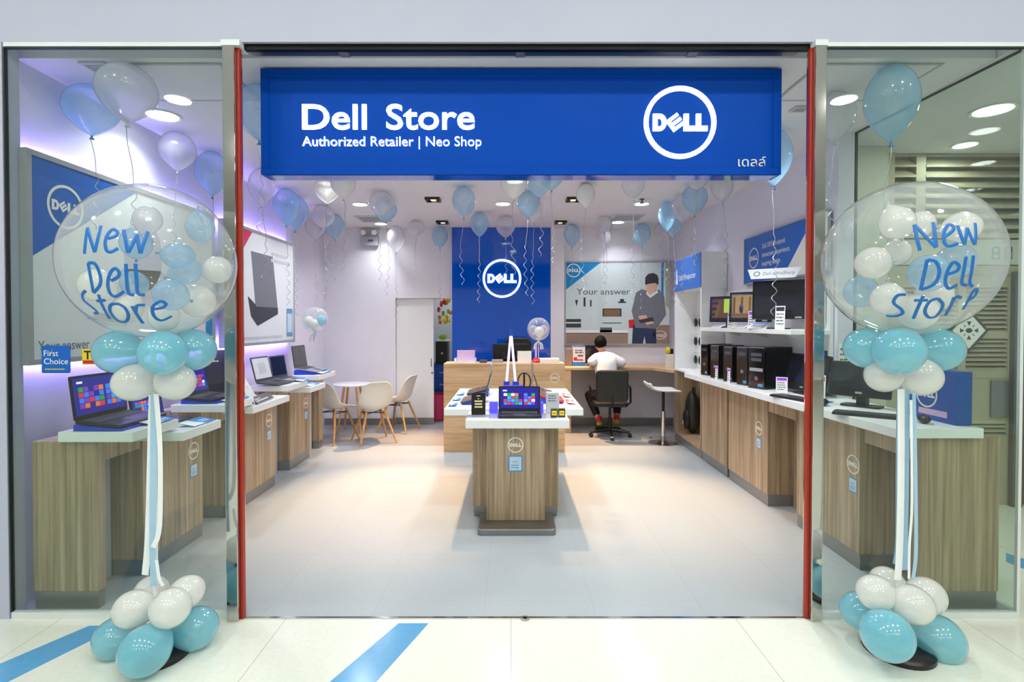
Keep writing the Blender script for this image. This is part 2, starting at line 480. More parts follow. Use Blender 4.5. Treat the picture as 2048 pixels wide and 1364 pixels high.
def logo(mb, fr, cx, cy, r, m=0, d0=0.0005, d1=0.0015, rt=0.125):
    """white ring with the four letters, the second one tilted"""
    mb.ring(fr, cx, cy, r * (1 - rt), r, d0, d1, m)
    def P(pts): mb.prism([(cx + r * x, cy + r * y) for x, y in pts], fr, d0, d1, m)
    h = 0.235
    o_ = [(-.75, -h), (-.56, -h)] + [(-.56 + .19 * sin(pi * i / 8), -h * cos(pi * i / 8)) for i in range(1, 8)] + [(-.56, h), (-.75, h)]
    i_ = [(-.62, -.11), (-.56, -.11)] + [(-.56 + .06 * sin(pi * i / 8), -.11 * cos(pi * i / 8)) for i in range(1, 8)] + [(-.56, .11), (-.62, .11)]
    for k in range(len(o_)):
        j = (k + 1) % len(o_)
        P([i_[k], o_[k], o_[j], i_[j]])
    a = R(37); ex, ey = -.13, 0.0
    def E(x0, x1, y0, y1): P([(ex + x * cos(a) - y * sin(a), ey + x * sin(a) + y * cos(a)) for x, y in ((x0, y0), (x1, y0), (x1, y1), (x0, y1))])
    E(-.19, -.09, -.19, .19)
    for y0 in (-.19, -.048, .094): E(-.09, .19, y0, y0 + .096)
    for x in (.10, .44):
        P([(x, -h), (x + .14, -h), (x + .14, h), (x, h)])
        P([(x + .14, -h), (x + .32, -h), (x + .32, -h + .14), (x + .14, -h + .14)])
    return mb
def scribble(mb, fr, x0, x1, y, h, m, lines=1, gap=0.0, d=0.0008):
    """lines of small unreadable print as broken bars"""
    rnd = random.Random(int(abs(x0 * 977 + y * 131 + x1 * 57) * 1000))
    for k in range(lines):
        x = x0; yy = y - k * gap; e = x1 - rnd.random() * (x1 - x0) * 0.25
        while x < e:
            w = (0.4 + rnd.random()) * h * 2.2
            mb.rect(fr, x, min(x + w, e), yy, yy + h, 0.0003, d, m)
            x += w + h * 0.5
    return mb

# make every outline now, while the scene is still small
for _s, _b in (('Dell', 0.012), ('Store', 0.012), ('H', 0.0), ('Authorized Retailer | Neo Shop', -0.006), ('\u0e40\u0e14\u0e25\u0e25\u0e4c', 0.0), ('Your answer', 0.0), ('is here', 0.0),
               ('First', 0.0), ('Choice', 0.0), ('intel', 0.0), ('TO', 0.02), ('Dell XPS Ultrabook', 0.0), ('immersive experience,', 0.0), ('inspiring design.', 0.0), ('Dell Projector', 0.0)):
    text2d(_s, _b)

# ------------------------------------------------------------------ smooth bodies grown on a skeleton
def skin_mesh(name, verts, edges, radii, mats, root=0, sub=2):
    me = bpy.data.meshes.new(name); me.from_pydata([tuple(v) for v in verts], edges, [])
    o = bpy.data.objects.new(name, me); COL.objects.link(o)
    sm = o.modifiers.new('skin', 'SKIN'); sm.use_smooth_shade = True
    sk = me.skin_vertices[0].data
    for i, r in enumerate(radii):
        sk[i].radius = (r, r) if not isinstance(r, tuple) else r
        sk[i].use_root = (i == root)
    ss = o.modifiers.new('sub', 'SUBSURF'); ss.levels = sub; ss.render_levels = sub
    dg = bpy.context.evaluated_depsgraph_get()
    out = bpy.data.meshes.new_from_object(o.evaluated_get(dg))
    bpy.data.objects.remove(o); bpy.data.meshes.remove(me)
    out.name = name
    out.materials.clear()
    for m in (mats if isinstance(mats, (list, tuple)) else [mats]): out.materials.append(m)
    out.polygons.foreach_set('material_index', [0] * len(out.polygons))
    out.polygons.foreach_set('use_smooth', [True] * len(out.polygons))
    return out
def place(name, me, parent=None, loc=(0, 0, 0)):
    o = bpy.data.objects.new(name, me); COL.objects.link(o); o.location = loc
    if parent is not None: o.parent = parent
    return o

# ================================================================== THE SETTING
def sbox(name, x0, x1, y0, y1, z0, z1, m):
    return struct(MB().box(x0, x1, y0, y1, z0, z1).build(name, m))
YG = 2.815
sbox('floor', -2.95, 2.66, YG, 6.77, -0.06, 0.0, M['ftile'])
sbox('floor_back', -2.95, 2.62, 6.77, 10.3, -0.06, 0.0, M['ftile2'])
sbox('floor_mall', -9, 9, -8, YG, -0.06, 0.0, M['cream'])
sbox('floor_mall_right', 2.72, 9, YG, 7.0, -0.06, 0.0, M['cream'])
def stripe(name, pts):
    P = [onz(*p) for p in pts]
    return struct(MB().slab([(p.x, p.y) for p in P], 0.0004, 0.0016).build(name, M['stripe']))
def extend(a, b, t):
    return a + (b - a) * t
def stripe2(name, a0, a1, b0, b1, t=1.6):
    A0, A1, B0, B1 = onz(*a0), onz(*a1), onz(*b0), onz(*b1)
    A1, B1 = extend(A0, A1, t), extend(B0, B1, t)
    pts = [(A0.x, A0.y), (A1.x, A1.y), (B1.x, B1.y), (B0.x, B0.y)]
    if sum(pts[i][0] * pts[(i + 1) % 4][1] - pts[(i + 1) % 4][0] * pts[i][1] for i in range(4)) < 0: pts = pts[::-1]
    return struct(MB().slab(pts, 0.0004, 0.0016).build(name, M['stripe']))
stripe2('trim_1', (797, 1247), (660, 1364), (857, 1247), (752, 1364), 5)
stripe2('trim_2', (178, 1252), (0, 1328), (240, 1252), (0, 1372), 4)
stripe2('trim_3', (2012, 1106), (2048, 1118), (2012, 1124), (2048, 1138), 6)
# threshold strip with the floor bolt socket
th = MB(); th.box(-1.42, 1.567, YG - 0.012, YG + 0.006, 0, 0.004)
t4 = struct(th.build('trim_4', M['chrome']))
bx = onz(1050, 1237)
struct(MB().lathe([(0.026, 0.0), (0.026, 0.003), (0.014, 0.004)], bx, 16).lathe([(0.013, 0.004), (0.012, 0.0046)], bx, 12, 1).build('trim_5', [M['kick'], M['dark']]))

sbox('wall_front', -9, 9, 2.80, 2.82, 3.051, 4.4, M['fascia'])
sbox('wall_front_left', -9, -2.672, 2.80, 2.90, 0, 3.051, M['fascia'])
sbox('wall_left', -2.95, -2.72, 2.90, 6.6, 0, CEIL, M['wall_lav'])
sbox('wall_left_rear', -2.95, -2.88, 6.6, 8.17, 0, CEIL, M['wall_lav'])
sbox('wall_right', 2.50, 2.62, 4.06, 8.17, 0, CEIL, M['wall_lav'])
wb = MB()
wb.box(-2.95, -1.78, 8.17, 8.30, 0, CEIL).box(-1.78, -0.90, 8.17, 8.30, 1.955, CEIL).box(-0.90, 2.62, 8.17, 8.30, 0, CEIL)
struct(wb.build('wall_back', M['wall']))
sbox('ceiling', -2.95, 2.66, 2.93, 8.30, CEIL, CEIL + 0.06, M['ceil'])
sbox('ceiling_right', 2.665, 9, 2.82, 4.7, CEIL, CEIL + 0.06, M['ceil'])
sbox('ceiling_mall', -9, 9, -8, 2.80, 4.4, 4.46, M['ceil'])
sbox('wall_mall', -9, 9, -8.2, -8, 0, 4.4, M['stone'])
# store room behind the opening
sbox('wall_store_room', -2.6, 0.6, 10.0, 10.1, 0, 2.7, M['lgrey'])
sbox('wall_store_room_left', -2.6, -2.5, 8.30, 10.0, 0, 2.7, M['lgrey'])
sbox('wall_store_room_right', 0.5, 0.6, 8.30, 10.0, 0, 2.7, M['lgrey'])
sbox('ceiling_store_room', -2.6, 0.6, 8.30, 10.1, 2.7, 2.76, M['ceil'])
# skirting
sbox('baseboard_back', -2.88, -1.782, 8.155, 8.169, 0, 0.10, M['kick'])
sbox('baseboard_right', 0.86, 2.50, 8.155, 8.169, 0, 0.11, M['kick'])
sbox('trim_6', 0.605, 0.815, 8.11, 8.169, 0, CEIL - 0.002, M['wall'])        # white pier right of the blue panel

# sliding door
d1 = struct(MB().box(-1.778, -1.20, 8.215, 8.25, 0.10, 1.95).build('door_1', M['white'], bevel=0.003))
MB(d1).box(-1.778, -1.20, 8.213, 8.252, 0.002, 0.10).build('kick_plate', M['kick'], d1)
MB(d1).tube([(-1.235, 8.205, 1.02), (-1.235, 8.19, 1.02), (-1.235, 8.19, 0.90), (-1.235, 8.205, 0.90)], 0.005, 8).build('door_handle', M['black'], d1)
MB(d1).cyl((-1.222, 8.215, 0.80), (-1.222, 8.20, 0.80), 0.012).build('lock', M['black'], d1)

# shopfront: posts, track, panes
def post(name, x0, x1, rx0, rx1, y0):
    p = struct(MB().box(x0, x1, 2.775, 2.865, 0, 3.045).build(name, M['steel'], bevel=0.004))
    MB(p).box(rx0, rx1, 2.80, 2.825, 0.0, 3.02).build('red_strip', M['red'], p)
    MB(p).box(x0 - 0.004, x1 + 0.03 if rx0 > x0 else x1 + 0.004, 2.772, 2.868, 3.02, 3.05).build('top_bracket', M['frame'], p)
    return p
post('trim_7', -1.503, -1.440, -1.439, -1.425, 0)
post('trim_8', 1.585, 1.643, 1.570, 1.584, 0)
tr = struct(MB().box(-1.445, 1.585, 2.822, 2.85, 3.022, 3.10).build('trim_9', M['dark']))
lt = MB(tr); lt.box(-1.41, 1.55, 2.855, 2.922, 3.036, 3.08); lt.build('lintel', M['brushed'], tr, bevel=0.003)
for x in (-0.9, 0.05, 0.98):
    MB(tr).box(x - 0.025, x + 0.025, 2.86, 2.915, 3.028, 3.036).build('bracket', M['kick'], tr)

def pane(name, a, b, z0=0.035, z1=3.022, th=0.010):
    """upright pane between floor points a and b"""
    a, b = V((*a, 0)), V((*b, 0)); t = (b - a).normalized(); n = V((t.y, -t.x, 0))
    w = (b - a).length
    fr = Fr(a, t)
    g = struct(MB().rect(fr, 0, w, z0, z1, -th / 2, th / 2).build(name, M['glass']))
    f = MB(g)
    f.rect(fr, 0, w, 0.0, z0, -0.012, 0.014); f.rect(fr, 0, w, 3.028, 3.05, -0.012, 0.016)
    f.build('frame', M['frame'], g)
    q = MB(g); q.rect(fr, 0, w, z1, z1 + 0.006, -0.01, 0.012); q.rect(fr, -0.006, 0.0, z0, z1, -0.01, 0.012)
    q.build('gasket', M['gasket'], g)
    return g
pane('window_1', (-2.662, YG), (-1.506, YG))
pane('window_2', (1.648, YG), (2.70, YG))
w3 = pane('window_3', (2.712, YG + 0.012), (2.632, 4.05))
jm = MB(w3); jm.box(2.625, 2.645, 4.06, 4.09, 0, CEIL - 0.002); jm.build('end_post', M['gasket'], w3)
jm = MB(w3); jm.box(2.70, 2.716, YG - 0.008, YG + 0.01, 0.0, CEIL); jm.build('corner_joint', M['frame'], w3)

# neighbour's louvred front on the right
nb = MB()
YF = 4.6
def nx(px, Y=YF): return (px - 1022) * Y / F
def nz(py, Y=YF): return at(1900, py, Y).z
nb.box(2.66, nx(1738), YF - 0.22, YF + 0.1, 0, CEIL - 0.002, 1)                      # pale pilaster
nb.box(nx(1738), nx(1778), YF - 0.05, YF + 0.1, 0, CEIL - 0.002)
nb.box(nx(1824), nx(1843), YF - 0.03, YF + 0.1, nz(470), CEIL - 0.002)
nb.box(nx(2046), nx(2046) + 0.5, YF - 0.05, YF + 0.1, 0, CEIL - 0.002)
nb.box(nx(1778), nx(2046), YF - 0.04, YF + 0.1, nz(477), nz(468))
nb.box(nx(1778), nx(2046), YF + 0.06, YF + 0.12, 0, CEIL - 0.002, 2)
for k in range(11):                                                               # big upper slats
    y = 268 + 20.5 * k
    if y > 466: break
    z = nz(y)
    for xa, xb in ((1778, 1824), (1843, 2046)):
        nb.add([(nx(xa), YF - 0.035, z - 0.028), (nx(xb), YF - 0.035, z - 0.028), (nx(xb), YF - 0.035, z - 0.012), (nx(xa), YF - 0.035, z - 0.012),
                (nx(xa), YF + 0.05, z + 0.05), (nx(xb), YF + 0.05, z + 0.05), (nx(xb), YF + 0.05, z + 0.066), (nx(xa), YF + 0.05, z + 0.066)],
               [(0, 1, 2, 3), (7, 6, 5, 4), (0, 4, 5, 1), (3, 2, 6, 7), (0, 3, 7, 4), (1, 5, 6, 2)])
nb.box(nx(1778), nx(2046), YF - 0.045, YF + 0.1, nz(549), nz(533))
nb.box(nx(1778), nx(2046), YF - 0.02, YF + 0.05, nz(530), nz(480), 1)
# lower louvred doors
for xa, xb in ((1778, 1800), (1908, 1924), (2008, 2030)):
    nb.box(nx(xa), nx(xb), YF - 0.04, YF + 0.1, 0, nz(549))
for ya, yb in ((549, 575), (664, 677), (740, 755), (838, 846), (872, 1015)):
    nb.box(nx(1924), nx(2008), YF - 0.035, YF + 0.1, nz(yb), nz(ya))
    nb.box(nx(1800), nx(1908), YF - 0.035, YF + 0.1, nz(yb), nz(ya))
for x0, x1, rows in ((1924, 2008, ((575, 664), (677, 740), (846, 872))), (1800, 1908, ((575, 664), (677, 740), (755, 838), (846, 872)))):
    for ya, yb in rows:
        y = ya + 3
        while y < yb:
            z = nz(y); nb.add([(nx(x0), YF - 0.03, z - 0.02), (nx(x1), YF - 0.03, z - 0.02), (nx(x1), YF - 0.03, z - 0.010), (nx(x0), YF - 0.03, z - 0.010),
                               (nx(x0), YF + 0.03, z + 0.016), (nx(x1), YF + 0.03, z + 0.016), (nx(x1), YF + 0.03, z + 0.026), (nx(x0), YF + 0.03, z + 0.026)],
                              [(0, 1, 2, 3), (7, 6, 5, 4), (0, 4, 5, 1), (3, 2, 6, 7), (0, 3, 7, 4), (1, 5, 6, 2)])
            y += 9.2
nb.box(nx(1924), nx(2008), YF - 0.03, YF + 0.1, nz(838), nz(755))
nb.build('wall_neighbour', [M['louvre'], M['stone'], M['louvre']])
bpy.data.objects['wall_neighbour']['kind'] = 'structure'
nbo = bpy.data.objects['wall_neighbour']
MB(nbo).box(nx(1975), nx(2010), YF - 0.048, YF - 0.031, nz(832), nz(760)).build('lock_plate', M['kick'], nbo)
sg = MB(nbo); fr = Fr((0, YF - 0.021, 0), FRONT)
for cx in (1985, 2010):                                                            # two green glyphs on the name strip
    c = nx(cx); z = nz(505)
    sg.ring(fr, c, z + 0.015, 0.022, 0.034, 0, 0.002, 0, 16); sg.rect(fr, c + 0.022, c + 0.034, z - 0.05, z + 0.05, 0, 0.002); sg.rect(fr, c - 0.034, c - 0.022, z - 0.05, z - 0.01, 0, 0.002)
    sg.rect(fr, c - 0.034, c + 0.034, z - 0.06, z - 0.05, 0, 0.002)
sg.build('glyph', mat('teal_print', (60, 140, 120), 0.5), nbo)
bm_ = MB(nbo); bm_.box(nx(2010), nx(2030), YF - 0.09, YF - 0.051, 0, nz(545)); bm_.build('dark_post', mat('dark_bronze', (104, 102, 92), 0.4, 0.3), nbo)

# ================================================================== LAMPS
def downlight(px, py, label, group, z=CEIL, r=0.085, p=1.0, mall=False, at_=None):
    c = onz(px, py, z) if at_ is None else V(at_)
    t = thing('ceiling_light', label, 'ceiling light', (c.x, c.y, z - 0.012), 0, group)
    MB().lathe([(r, 0.004), (r * 1.16, 0.0), (r * 1.18, 0.006), (r * 1.16, 0.011), (r, 0.011)], (0, 0, 0), 28).build('frame', M['white'], t, smooth=True)
    MB().lathe([(r * 0.99, 0.004), (r * 0.99, 0.009)], (0, 0, 0), 28).build('diffuser', M['diffm'] if mall else M['diff'], t)
    l = lamp('lamp_light', 'AREA', (0, 0, -0.006), (MALL_P if mall else SHOP_P) * p, MALL_C if mall else SHOP_C, 2 * r * 0.95, spread=None if mall else 128)
    l.parent = t
    return t
G1 = 'round white downlights in the shop ceiling'
downlight(720, 408, 'round white downlight in the shop ceiling, front left of the left air vent', G1, p=1.0)
downlight(762, 447, 'round white downlight in the shop ceiling right behind the left air vent', G1, p=0.5)
downlight(1006, 407, 'round white downlight in the shop ceiling in front of the blue wall panel', G1)
downlight(1283, 407, 'round white downlight in the shop ceiling behind the little sprinkler head', G1)
downlight(1236, 444, 'round white downlight in the shop ceiling beside the right air vent', G1, p=0.5)
downlight(325, 230, 'large round downlight in the ceiling behind the left glass, by the balloons', G1, r=0.10, p=0.6)
downlight(655, 366, 'round downlight glowing behind a white balloon at the lower left of the sign', G1, p=0.8)
downlight(1030, 362, 'round downlight glowing behind a white balloon under the middle of the sign', G1, p=0.8)
downlight(0, 0, 'round downlight hidden above the sign, front right of the shop', G1, p=0.8, at_=(0.9, 4.6, CEIL))
downlight(0, 0, 'round downlight hidden above the sign, near the shop entrance on the right', G1, p=1.0, at_=(1.7, 3.9, CEIL))
downlight(0, 0, 'round downlight hidden above the sign, in the middle near the entrance', G1, p=0.9, at_=(-0.1, 3.9, CEIL))
G2 = 'round lights in the corridor ceiling on the right'
downlight(1986, 219, 'large round light in the corridor ceiling seen through the right glass', G2, r=0.11, mall=True, p=0.4)
downlight(1930, 289, 'smaller round light in the corridor ceiling close above the beige louvres', G2, r=0.08, mall=True, p=0.2)
G3 = 'round lights in the mall ceiling behind the viewer'
for i, x in enumerate((-4.2, -2.5, -0.85, 0.85, 2.5, 4.2)):
    for y in (-3.2, -1.1, 0.9):
        downlight(0, 0, 'round light in the mall ceiling behind the viewer, over the cream floor', G3, z=4.4, r=0.15, mall=True, p=1.3, at_=(x, y, 4.4))
def spotlight(px, py, label, tgt, p=1.0):
    c = onz(px, py, CEIL)
    t = thing('spotlight', label, 'spotlight', (c.x, c.y, CEIL - 0.03), 0, 'square warm spotlights in the shop ceiling')
    f = MB(); s = 0.085
    for a, b, cc, d in ((-s, s, -s, -s + 0.016), (-s, s, s - 0.016, s), (-s, -s + 0.016, -s + 0.016, s - 0.016), (s - 0.016, s, -s + 0.016, s - 0.016)):
        f.box(a, b, cc, d, 0, 0.03)
    f.box(-s + 0.016, s - 0.016, -s + 0.016, s - 0.016, 0.026, 0.03)
    f.build('housing', M['black'], t)
    for yy in (-0.032, 0.032):
        MB().lathe([(0.03, 0.016), (0.03, 0.024)], (0, yy, 0), 16).build('bulb', M['diffw'], t)
    d = bpy.data.lights.new('spot_beam', 'SPOT'); d.energy = SPOT_P * p; d.color = WARM_C; d.spot_size = R(46); d.spot_blend = 0.9; d.shadow_soft_size = 0.03
    o = bpy.data.objects.new('spot_beam', d); COL.objects.link(o); o.parent = t; o.location = (0, 0, 0.01)
    o.rotation_euler = (V(tgt) - t.location).to_track_quat('-Z', 'Y').to_euler()
spotlight(866, 397, 'square warm spotlight in the ceiling, front left one before the blue wall panel', (-1.1, 4.75, 0))
spotlight(1147, 397, 'square warm spotlight in the ceiling, front right one beside a white balloon', (1.1, 4.75, 0))
spotlight(885, 443, 'square warm spotlight in the ceiling, rear left one near the blue wall panel', (-1.35, 6.75, 0), 0.9)
spotlight(1121, 443, 'square warm spotlight in the ceiling, rear right one near the blue wall panel', (0.95, 6.8, 0), 0.9)
# lamp in the store room (above the doorway, out of view)
lr = thing('ceiling_light', 'round ceiling light in the store room behind the sliding door', 'ceiling light', (-1.0, 9.1, 2.688), 0, 'store room light')
MB().lathe([(0.1, 0.0), (0.1, 0.011)], (0, 0, 0), 24).build('diffuser', M['diff'], lr)
l = lamp('lamp_light', 'AREA', (0, 0, -0.006), 12, SHOP_C, 0.18); l.parent = lr

# ceiling hatches, vents, sprinkler
def hatch(label, x0, x1, y0, y1):
    t = thing('ceiling_hatch', label, 'ceiling hatch', ((x0 + x1) / 2, (y0 + y1) / 2, CEIL - 0.006))
    w, h = (x1 - x0) / 2, (y1 - y0) / 2
    f = MB(); b = 0.018
    f.box(-w, w, -h, -h + b, 0, 0.005).box(-w, w, h - b, h, 0, 0.005).box(-w, -w + b, -h + b, h - b, 0, 0.005).box(w - b, w, -h + b, h - b, 0, 0.005)
    f.build('frame', mat('hatch_grey', (168, 170, 174), 0.5), t)
    MB().box(-w + b, w - b, -h + b, h - b, 0.001, 0.005).build('panel', M['ceil'], t)
hatch('large square access hatch in the ceiling above the left window', -2.36, -1.62, 2.98, 3.48)
hatch('large square access hatch in the ceiling above the right window', 1.72, 2.42, 2.98, 3.48)
def vent(label, cs, tilt=0.0):
    P = [onz(*c, CEIL) for c in cs]
    x0, x1 = min(p.x for p in P), max(p.x for p in P); y0, y1 = min(p.y for p in P), max(p.y for p in P)
    t = thing('air_vent', label, 'air vent', ((x0 + x1) / 2, (y0 + y1) / 2, CEIL - 0.012))
    w, h = (x1 - x0) / 2, (y1 - y0) / 2; b = min(0.03, h * 0.3)
    f = MB(); f.box(-w, w, -h, -h + b, 0, 0.011).box(-w, w, h - b, h, 0, 0.011).box(-w, -w + b, -h + b, h - b, 0, 0.011).box(w - b, w, -h + b, h - b, 0, 0.011)
    f.build('frame', M['lgrey'], t)
    MB().box(-w + b, w - b, -h + b, h - b, 0.008, 0.011).build('backing', M['grey'], t)
    s = MB(); k = 0
    yy = -h + b
    while yy < h - b - 0.01:
        s.box(-w + b, w - b, yy, yy + 0.006, 0.001, 0.007); yy += 0.03 if h > 0.1 else 0.018
    s.build('slats', M['lgrey'], t)
vent('grey slotted air vent in the ceiling on the left, behind the balloons', ((712, 431), (770, 431), (725, 443), (765, 443)))
vent('grey slotted air vent in the ceiling on the right, above the answer poster', ((1228, 428), (1288, 428), (1228, 440), (1278, 440)))
vent('small grey slot vent in the ceiling by the right steel post', ((1592, 211), (1612, 211), (1580, 222), (1608, 222)))
vent('small grey slot vent in the ceiling over the left window, by the hatch', ((178, 122), (206, 122), (190, 143), (214, 143)))
sk = onz(1284, 398, CEIL)
MB().lathe([(0.03, -0.004), (0.03, 0)], sk, 14).cyl(sk, sk - V((0, 0, 0.045)), 0.01).lathe([(0.028, -0.05), (0.028, -0.045)], sk, 14).build('sprinkler', M['grey'])
tag(bpy.data.objects['sprinkler'], 'small grey sprinkler head in the ceiling over the right side', 'sprinkler')

# ================================================================== THE SIGN
YS = 3.02
def sx(px): return (px - 1022) * YS / F
def sz(py): return at(1022, py, YS).z
sgn = thing('shop_sign', 'large blue shop sign with white lit letters and ring logo over the entrance', 'sign', (0, YS + 0.06, sz(350)))
x0, x1, z0, z1 = sx(524), sx(1560), sz(349), CEIL - 0.012
fr = Fr((0, YS, 0), FRONT)
c = MB(sgn)
c.box(x0, x1, YS + 0.006, YS + 0.118, z0, z1)
b = 0.062
c.box(x0, x1, YS, YS + 0.006, z0, z0 + b * 0.6).box(x0, x1, YS, YS + 0.006, z1 - b * 0.8, z1).box(x0, x0 + b * 0.7, YS, YS + 0.006, z0 + b * 0.6, z1 - b * 0.8).box(x1 - b * 0.7, x1, YS, YS + 0.006, z0 + b * 0.6, z1 - b * 0.8)
c.build('cabinet', M['blue'], sgn, bevel=0.002)
MB(sgn).box(x0 + 0.02, x1 - 0.02, YS + 0.01, YS + 0.114, z0 - 0.003, z0 - 0.0005).build('bottom_panel', M['bluegl'], sgn)
for x in (x0 + 0.3, x1 - 0.3): MB(sgn).box(x - 0.03, x + 0.03, YS + 0.03, YS + 0.09, z1, CEIL - 0.001).build('hanger', M['kick'], sgn)
frs = Fr((0, YS + 0.006, 0), FRONT)
for s, a, b_ in (('Dell', 607, 735), ('Store', 774, 950)):
    l = MB(sgn); write(l, s, frs, sx(a), sz(258), sz(207) - sz(258), 0, 0.0, 0.012, 0.012, sx(b_) - sx(a)); l.build('lit_letters', M['lit'], sgn)
l = MB(sgn); write(l, 'Authorized Retailer | Neo Shop', frs, sx(607), sz(292), sz(272) - sz(292), 0, 0.0, 0.010, -0.006, sx(963) - sx(607)); l.build('lit_letters', M['lit'], sgn)
l = MB(sgn); logo(l, frs, sx(1358), sz(245), 72 * YS / F, 0, 0.0, 0.012); l.build('lit_logo', M['lit'], sgn)
l = MB(sgn); write(l, '\u0e40\u0e14\u0e25\u0e25\u0e4c', frs, sx(1475), sz(332), 0.052, 0, 0.0, 0.002, 0.0, sx(1530) - sx(1475)); l.build('thai_letters', M['decal'], sgn)

# ================================================================== WALL GRAPHICS
def lightbox(name, label, cat, fr, w, h, face, th=0.07, led=True, border=0.03, fm=None):
    """framed panel standing th proud of the wall; board fr sits on the wall"""
    t = thing(name, label, cat, fr.pt(w / 2, 0, 0))
    f = MB(t)
    f.rect(fr, 0, w, 0, border, th * 0.55, th + 0.006).rect(fr, 0, w, h - border, h, th * 0.55, th + 0.006).rect(fr, 0, border, border, h - border, th * 0.55, th + 0.006).rect(fr, w - border, w, border, h - border, th * 0.55, th + 0.006)
    f.build('frame', fm or M['silver'], t)
    MB(t).rect(fr, border, w - border, border, h - border, th * 0.6, th).build('face', face, t)
    MB(t).rect(fr, 0.2, w - 0.2, 0.2, h - 0.2, 0.0, th * 0.55).build('back_box', M['grey'], t)
    if led:
        MB(t).rect(fr, 0.03, w - 0.03, h - 0.040, h - 0.022, th * 0.3, th * 0.5).build('led_strip', M['led'], t)
        MB(t).rect(fr, 0.03, w - 0.03, 0.022, 0.040, th * 0.3, th * 0.5).build('led_strip', M['led'], t)
    return t
# left wall, panel with the corner logo (board: x = distance along the wall)
XW = -2.72
L1 = Fr((XW, 2.885, 1.345), LEFTW)
p = lightbox('lightbox_poster', 'big framed wall poster with blue corner and ring logo behind the left window', 'poster', L1, 1.82, 1.185, M['poster'], 0.09)
a = MB(p)
a.prism([(0.03, 1.155), (0.03, 0.60), (0.86, 1.155)], L1, 0.0902, 0.0912, 0)
a.disc(L1, 0.92, 0.72, 0.20, 0.26, 0.0902, 0.0912, 2, 20)
a.prism([(0.62, 0.38), (1.22, 0.34), (1.3, 0.55), (1.1, 0.62), (0.7, 0.6)], L1, 0.0902, 0.0912, 2)
a.prism([(0.40, 0.26), (0.75, 0.22), (0.7, 0.26), (0.5, 0.30)], L1, 0.0914, 0.0922, 3)
a.rect(L1, 1.68, 1.78, 0.12, 0.42, 0.0914, 0.0922, 4)
write(a, 'Your answer', L1, 0.06, 0.075, 0.06, 3, 0.0904, 0.0914, 0.0, 0.36)
a.build('artwork', [M['bluep'], M['poster'], mat('poster_lavender', (196, 194, 210), 0.4), M['pgrey'], M['cyan']], p)
a = MB(p); logo(a, L1, 0.255, 0.915, 0.128, 0, 0.0914, 0.0924); a.build('ring_logo', M['decal'], p)
# left wall, panel with the laptop picture
L2 = Fr((XW, 4.84, 1.345), LEFTW)
p = lightbox('lightbox_poster', 'framed wall poster showing a dark laptop, further along the left wall', 'poster', L2, 1.60, 1.185, M['poster'], 0.09)
a = MB(p)
a.prism([(0.03, 1.155), (0.03, 0.60), (0.56, 1.155)], L2, 0.0902, 0.0912, 0)
lap = [(0.55, 1.00 - 0.06), (0.98, 1.00 - 0.14), (1.12, 0.36), (0.70, 0.22)]
a.prism([(0.62, 0.38), (1.14, 0.38), (1.02, 0.96), (0.53, 0.96)], L2, 0.0902, 0.0912, 1)
a.prism([(0.46, 0.50), (0.62, 0.42), (0.66, 0.20), (0.52, 0.30)], L2, 0.0914, 0.0922, 2)
a.prism([(0.62, 0.40), (1.14, 0.40), (1.14, 0.33), (0.66, 0.20)], L2, 0.0914, 0.0922, 2)
a.rect(L2, 1.37, 1.54, 0.07, 0.40, 0.0902, 0.0912, 3)
a.rect(L2, 1.39, 1.52, 0.12, 0.34, 0.0914, 0.0922, 4)
scribble(a, L2, 0.98, 1.5, 0.97, 0.035, 5, 2, 0.07, 0.0914)
scribble(a, L2, 0.25, 1.33, 0.06, 0.03, 5, 1, 0.06, 0.0914)
a.build('artwork', [M['crimson'], M['pgrey'], M['pdark'], M['sticker'], M['stick_l'], M['lgrey']], p)

# blue feature panel on the back wall
fp = thing('feature_panel', 'tall glossy blue wall panel with a lit white ring logo, mid back wall', 'wall panel', (-0.15, 8.14, 0))
MB(fp).box(-0.90, 0.60, 8.10, 8.168, 0, CEIL - 0.003).build('panel', M['bluegl'], fp)
frb = Fr((0, 8.10, 0), FRONT)
l = MB(fp); logo(l, frb, (1004 - 1022) * 8.1 / F, at(1004, 557, 8.1).z, 38.5 * 8.1 / F, 0, 0.0, 0.02, 0.11); l.build('lit_logo', M['lit'], fp)

# poster over the back counter
YB = 8.168
def bx_(px, Y=8.13): return (px - 1022) * Y / F
def bz_(py, Y=8.13): return at(1240, py, Y).z
Bf = Fr((bx_(1129), YB, bz_(690)), FRONT)
W, Hh = bx_(1342) - bx_(1129), bz_(522) - bz_(690)
p = lightbox('lightbox_poster', 'framed back wall poster of a man in a beanie with a blue corner', 'poster', Bf, W, Hh, M['pmist'], 0.035, False, 0.022)
def q(px, py): return ((px - 1129) * 8.13 / F, (690 - py) * 8.13 / F)
def PG(mb, pts, m, d=0.0352):
    pts = [q(*a) for a in pts]
    if sum(pts[i][0] * pts[(i + 1) % len(pts)][1] - pts[(i + 1) % len(pts)][0] * pts[i][1] for i in range(len(pts))) < 0: pts = pts[::-1]
    mb.prism(pts, Bf, d, d + 0.0008, m)
a = MB(p)
PG(a, [(1131, 524), (1203, 524), (1131, 580)], 0)
PG(a, [(1131, 666), (1256, 666), (1256, 688), (1131, 688)], 1)
PG(a, [(1131, 660), (1256, 660), (1256, 667), (1131, 667)], 2)
PG(a, [(1205, 617), (1243, 617), (1243, 633), (1205, 633)], 3)
PG(a, [(1208, 619), (1240, 619), (1240, 632), (1208, 632)], 4, 0.0362)
PG(a, [(1131, 638), (1162, 638), (1162, 644), (1131, 644)], 3); PG(a, [(1131, 647), (1162, 647), (1162, 655), (1131, 655)], 3)
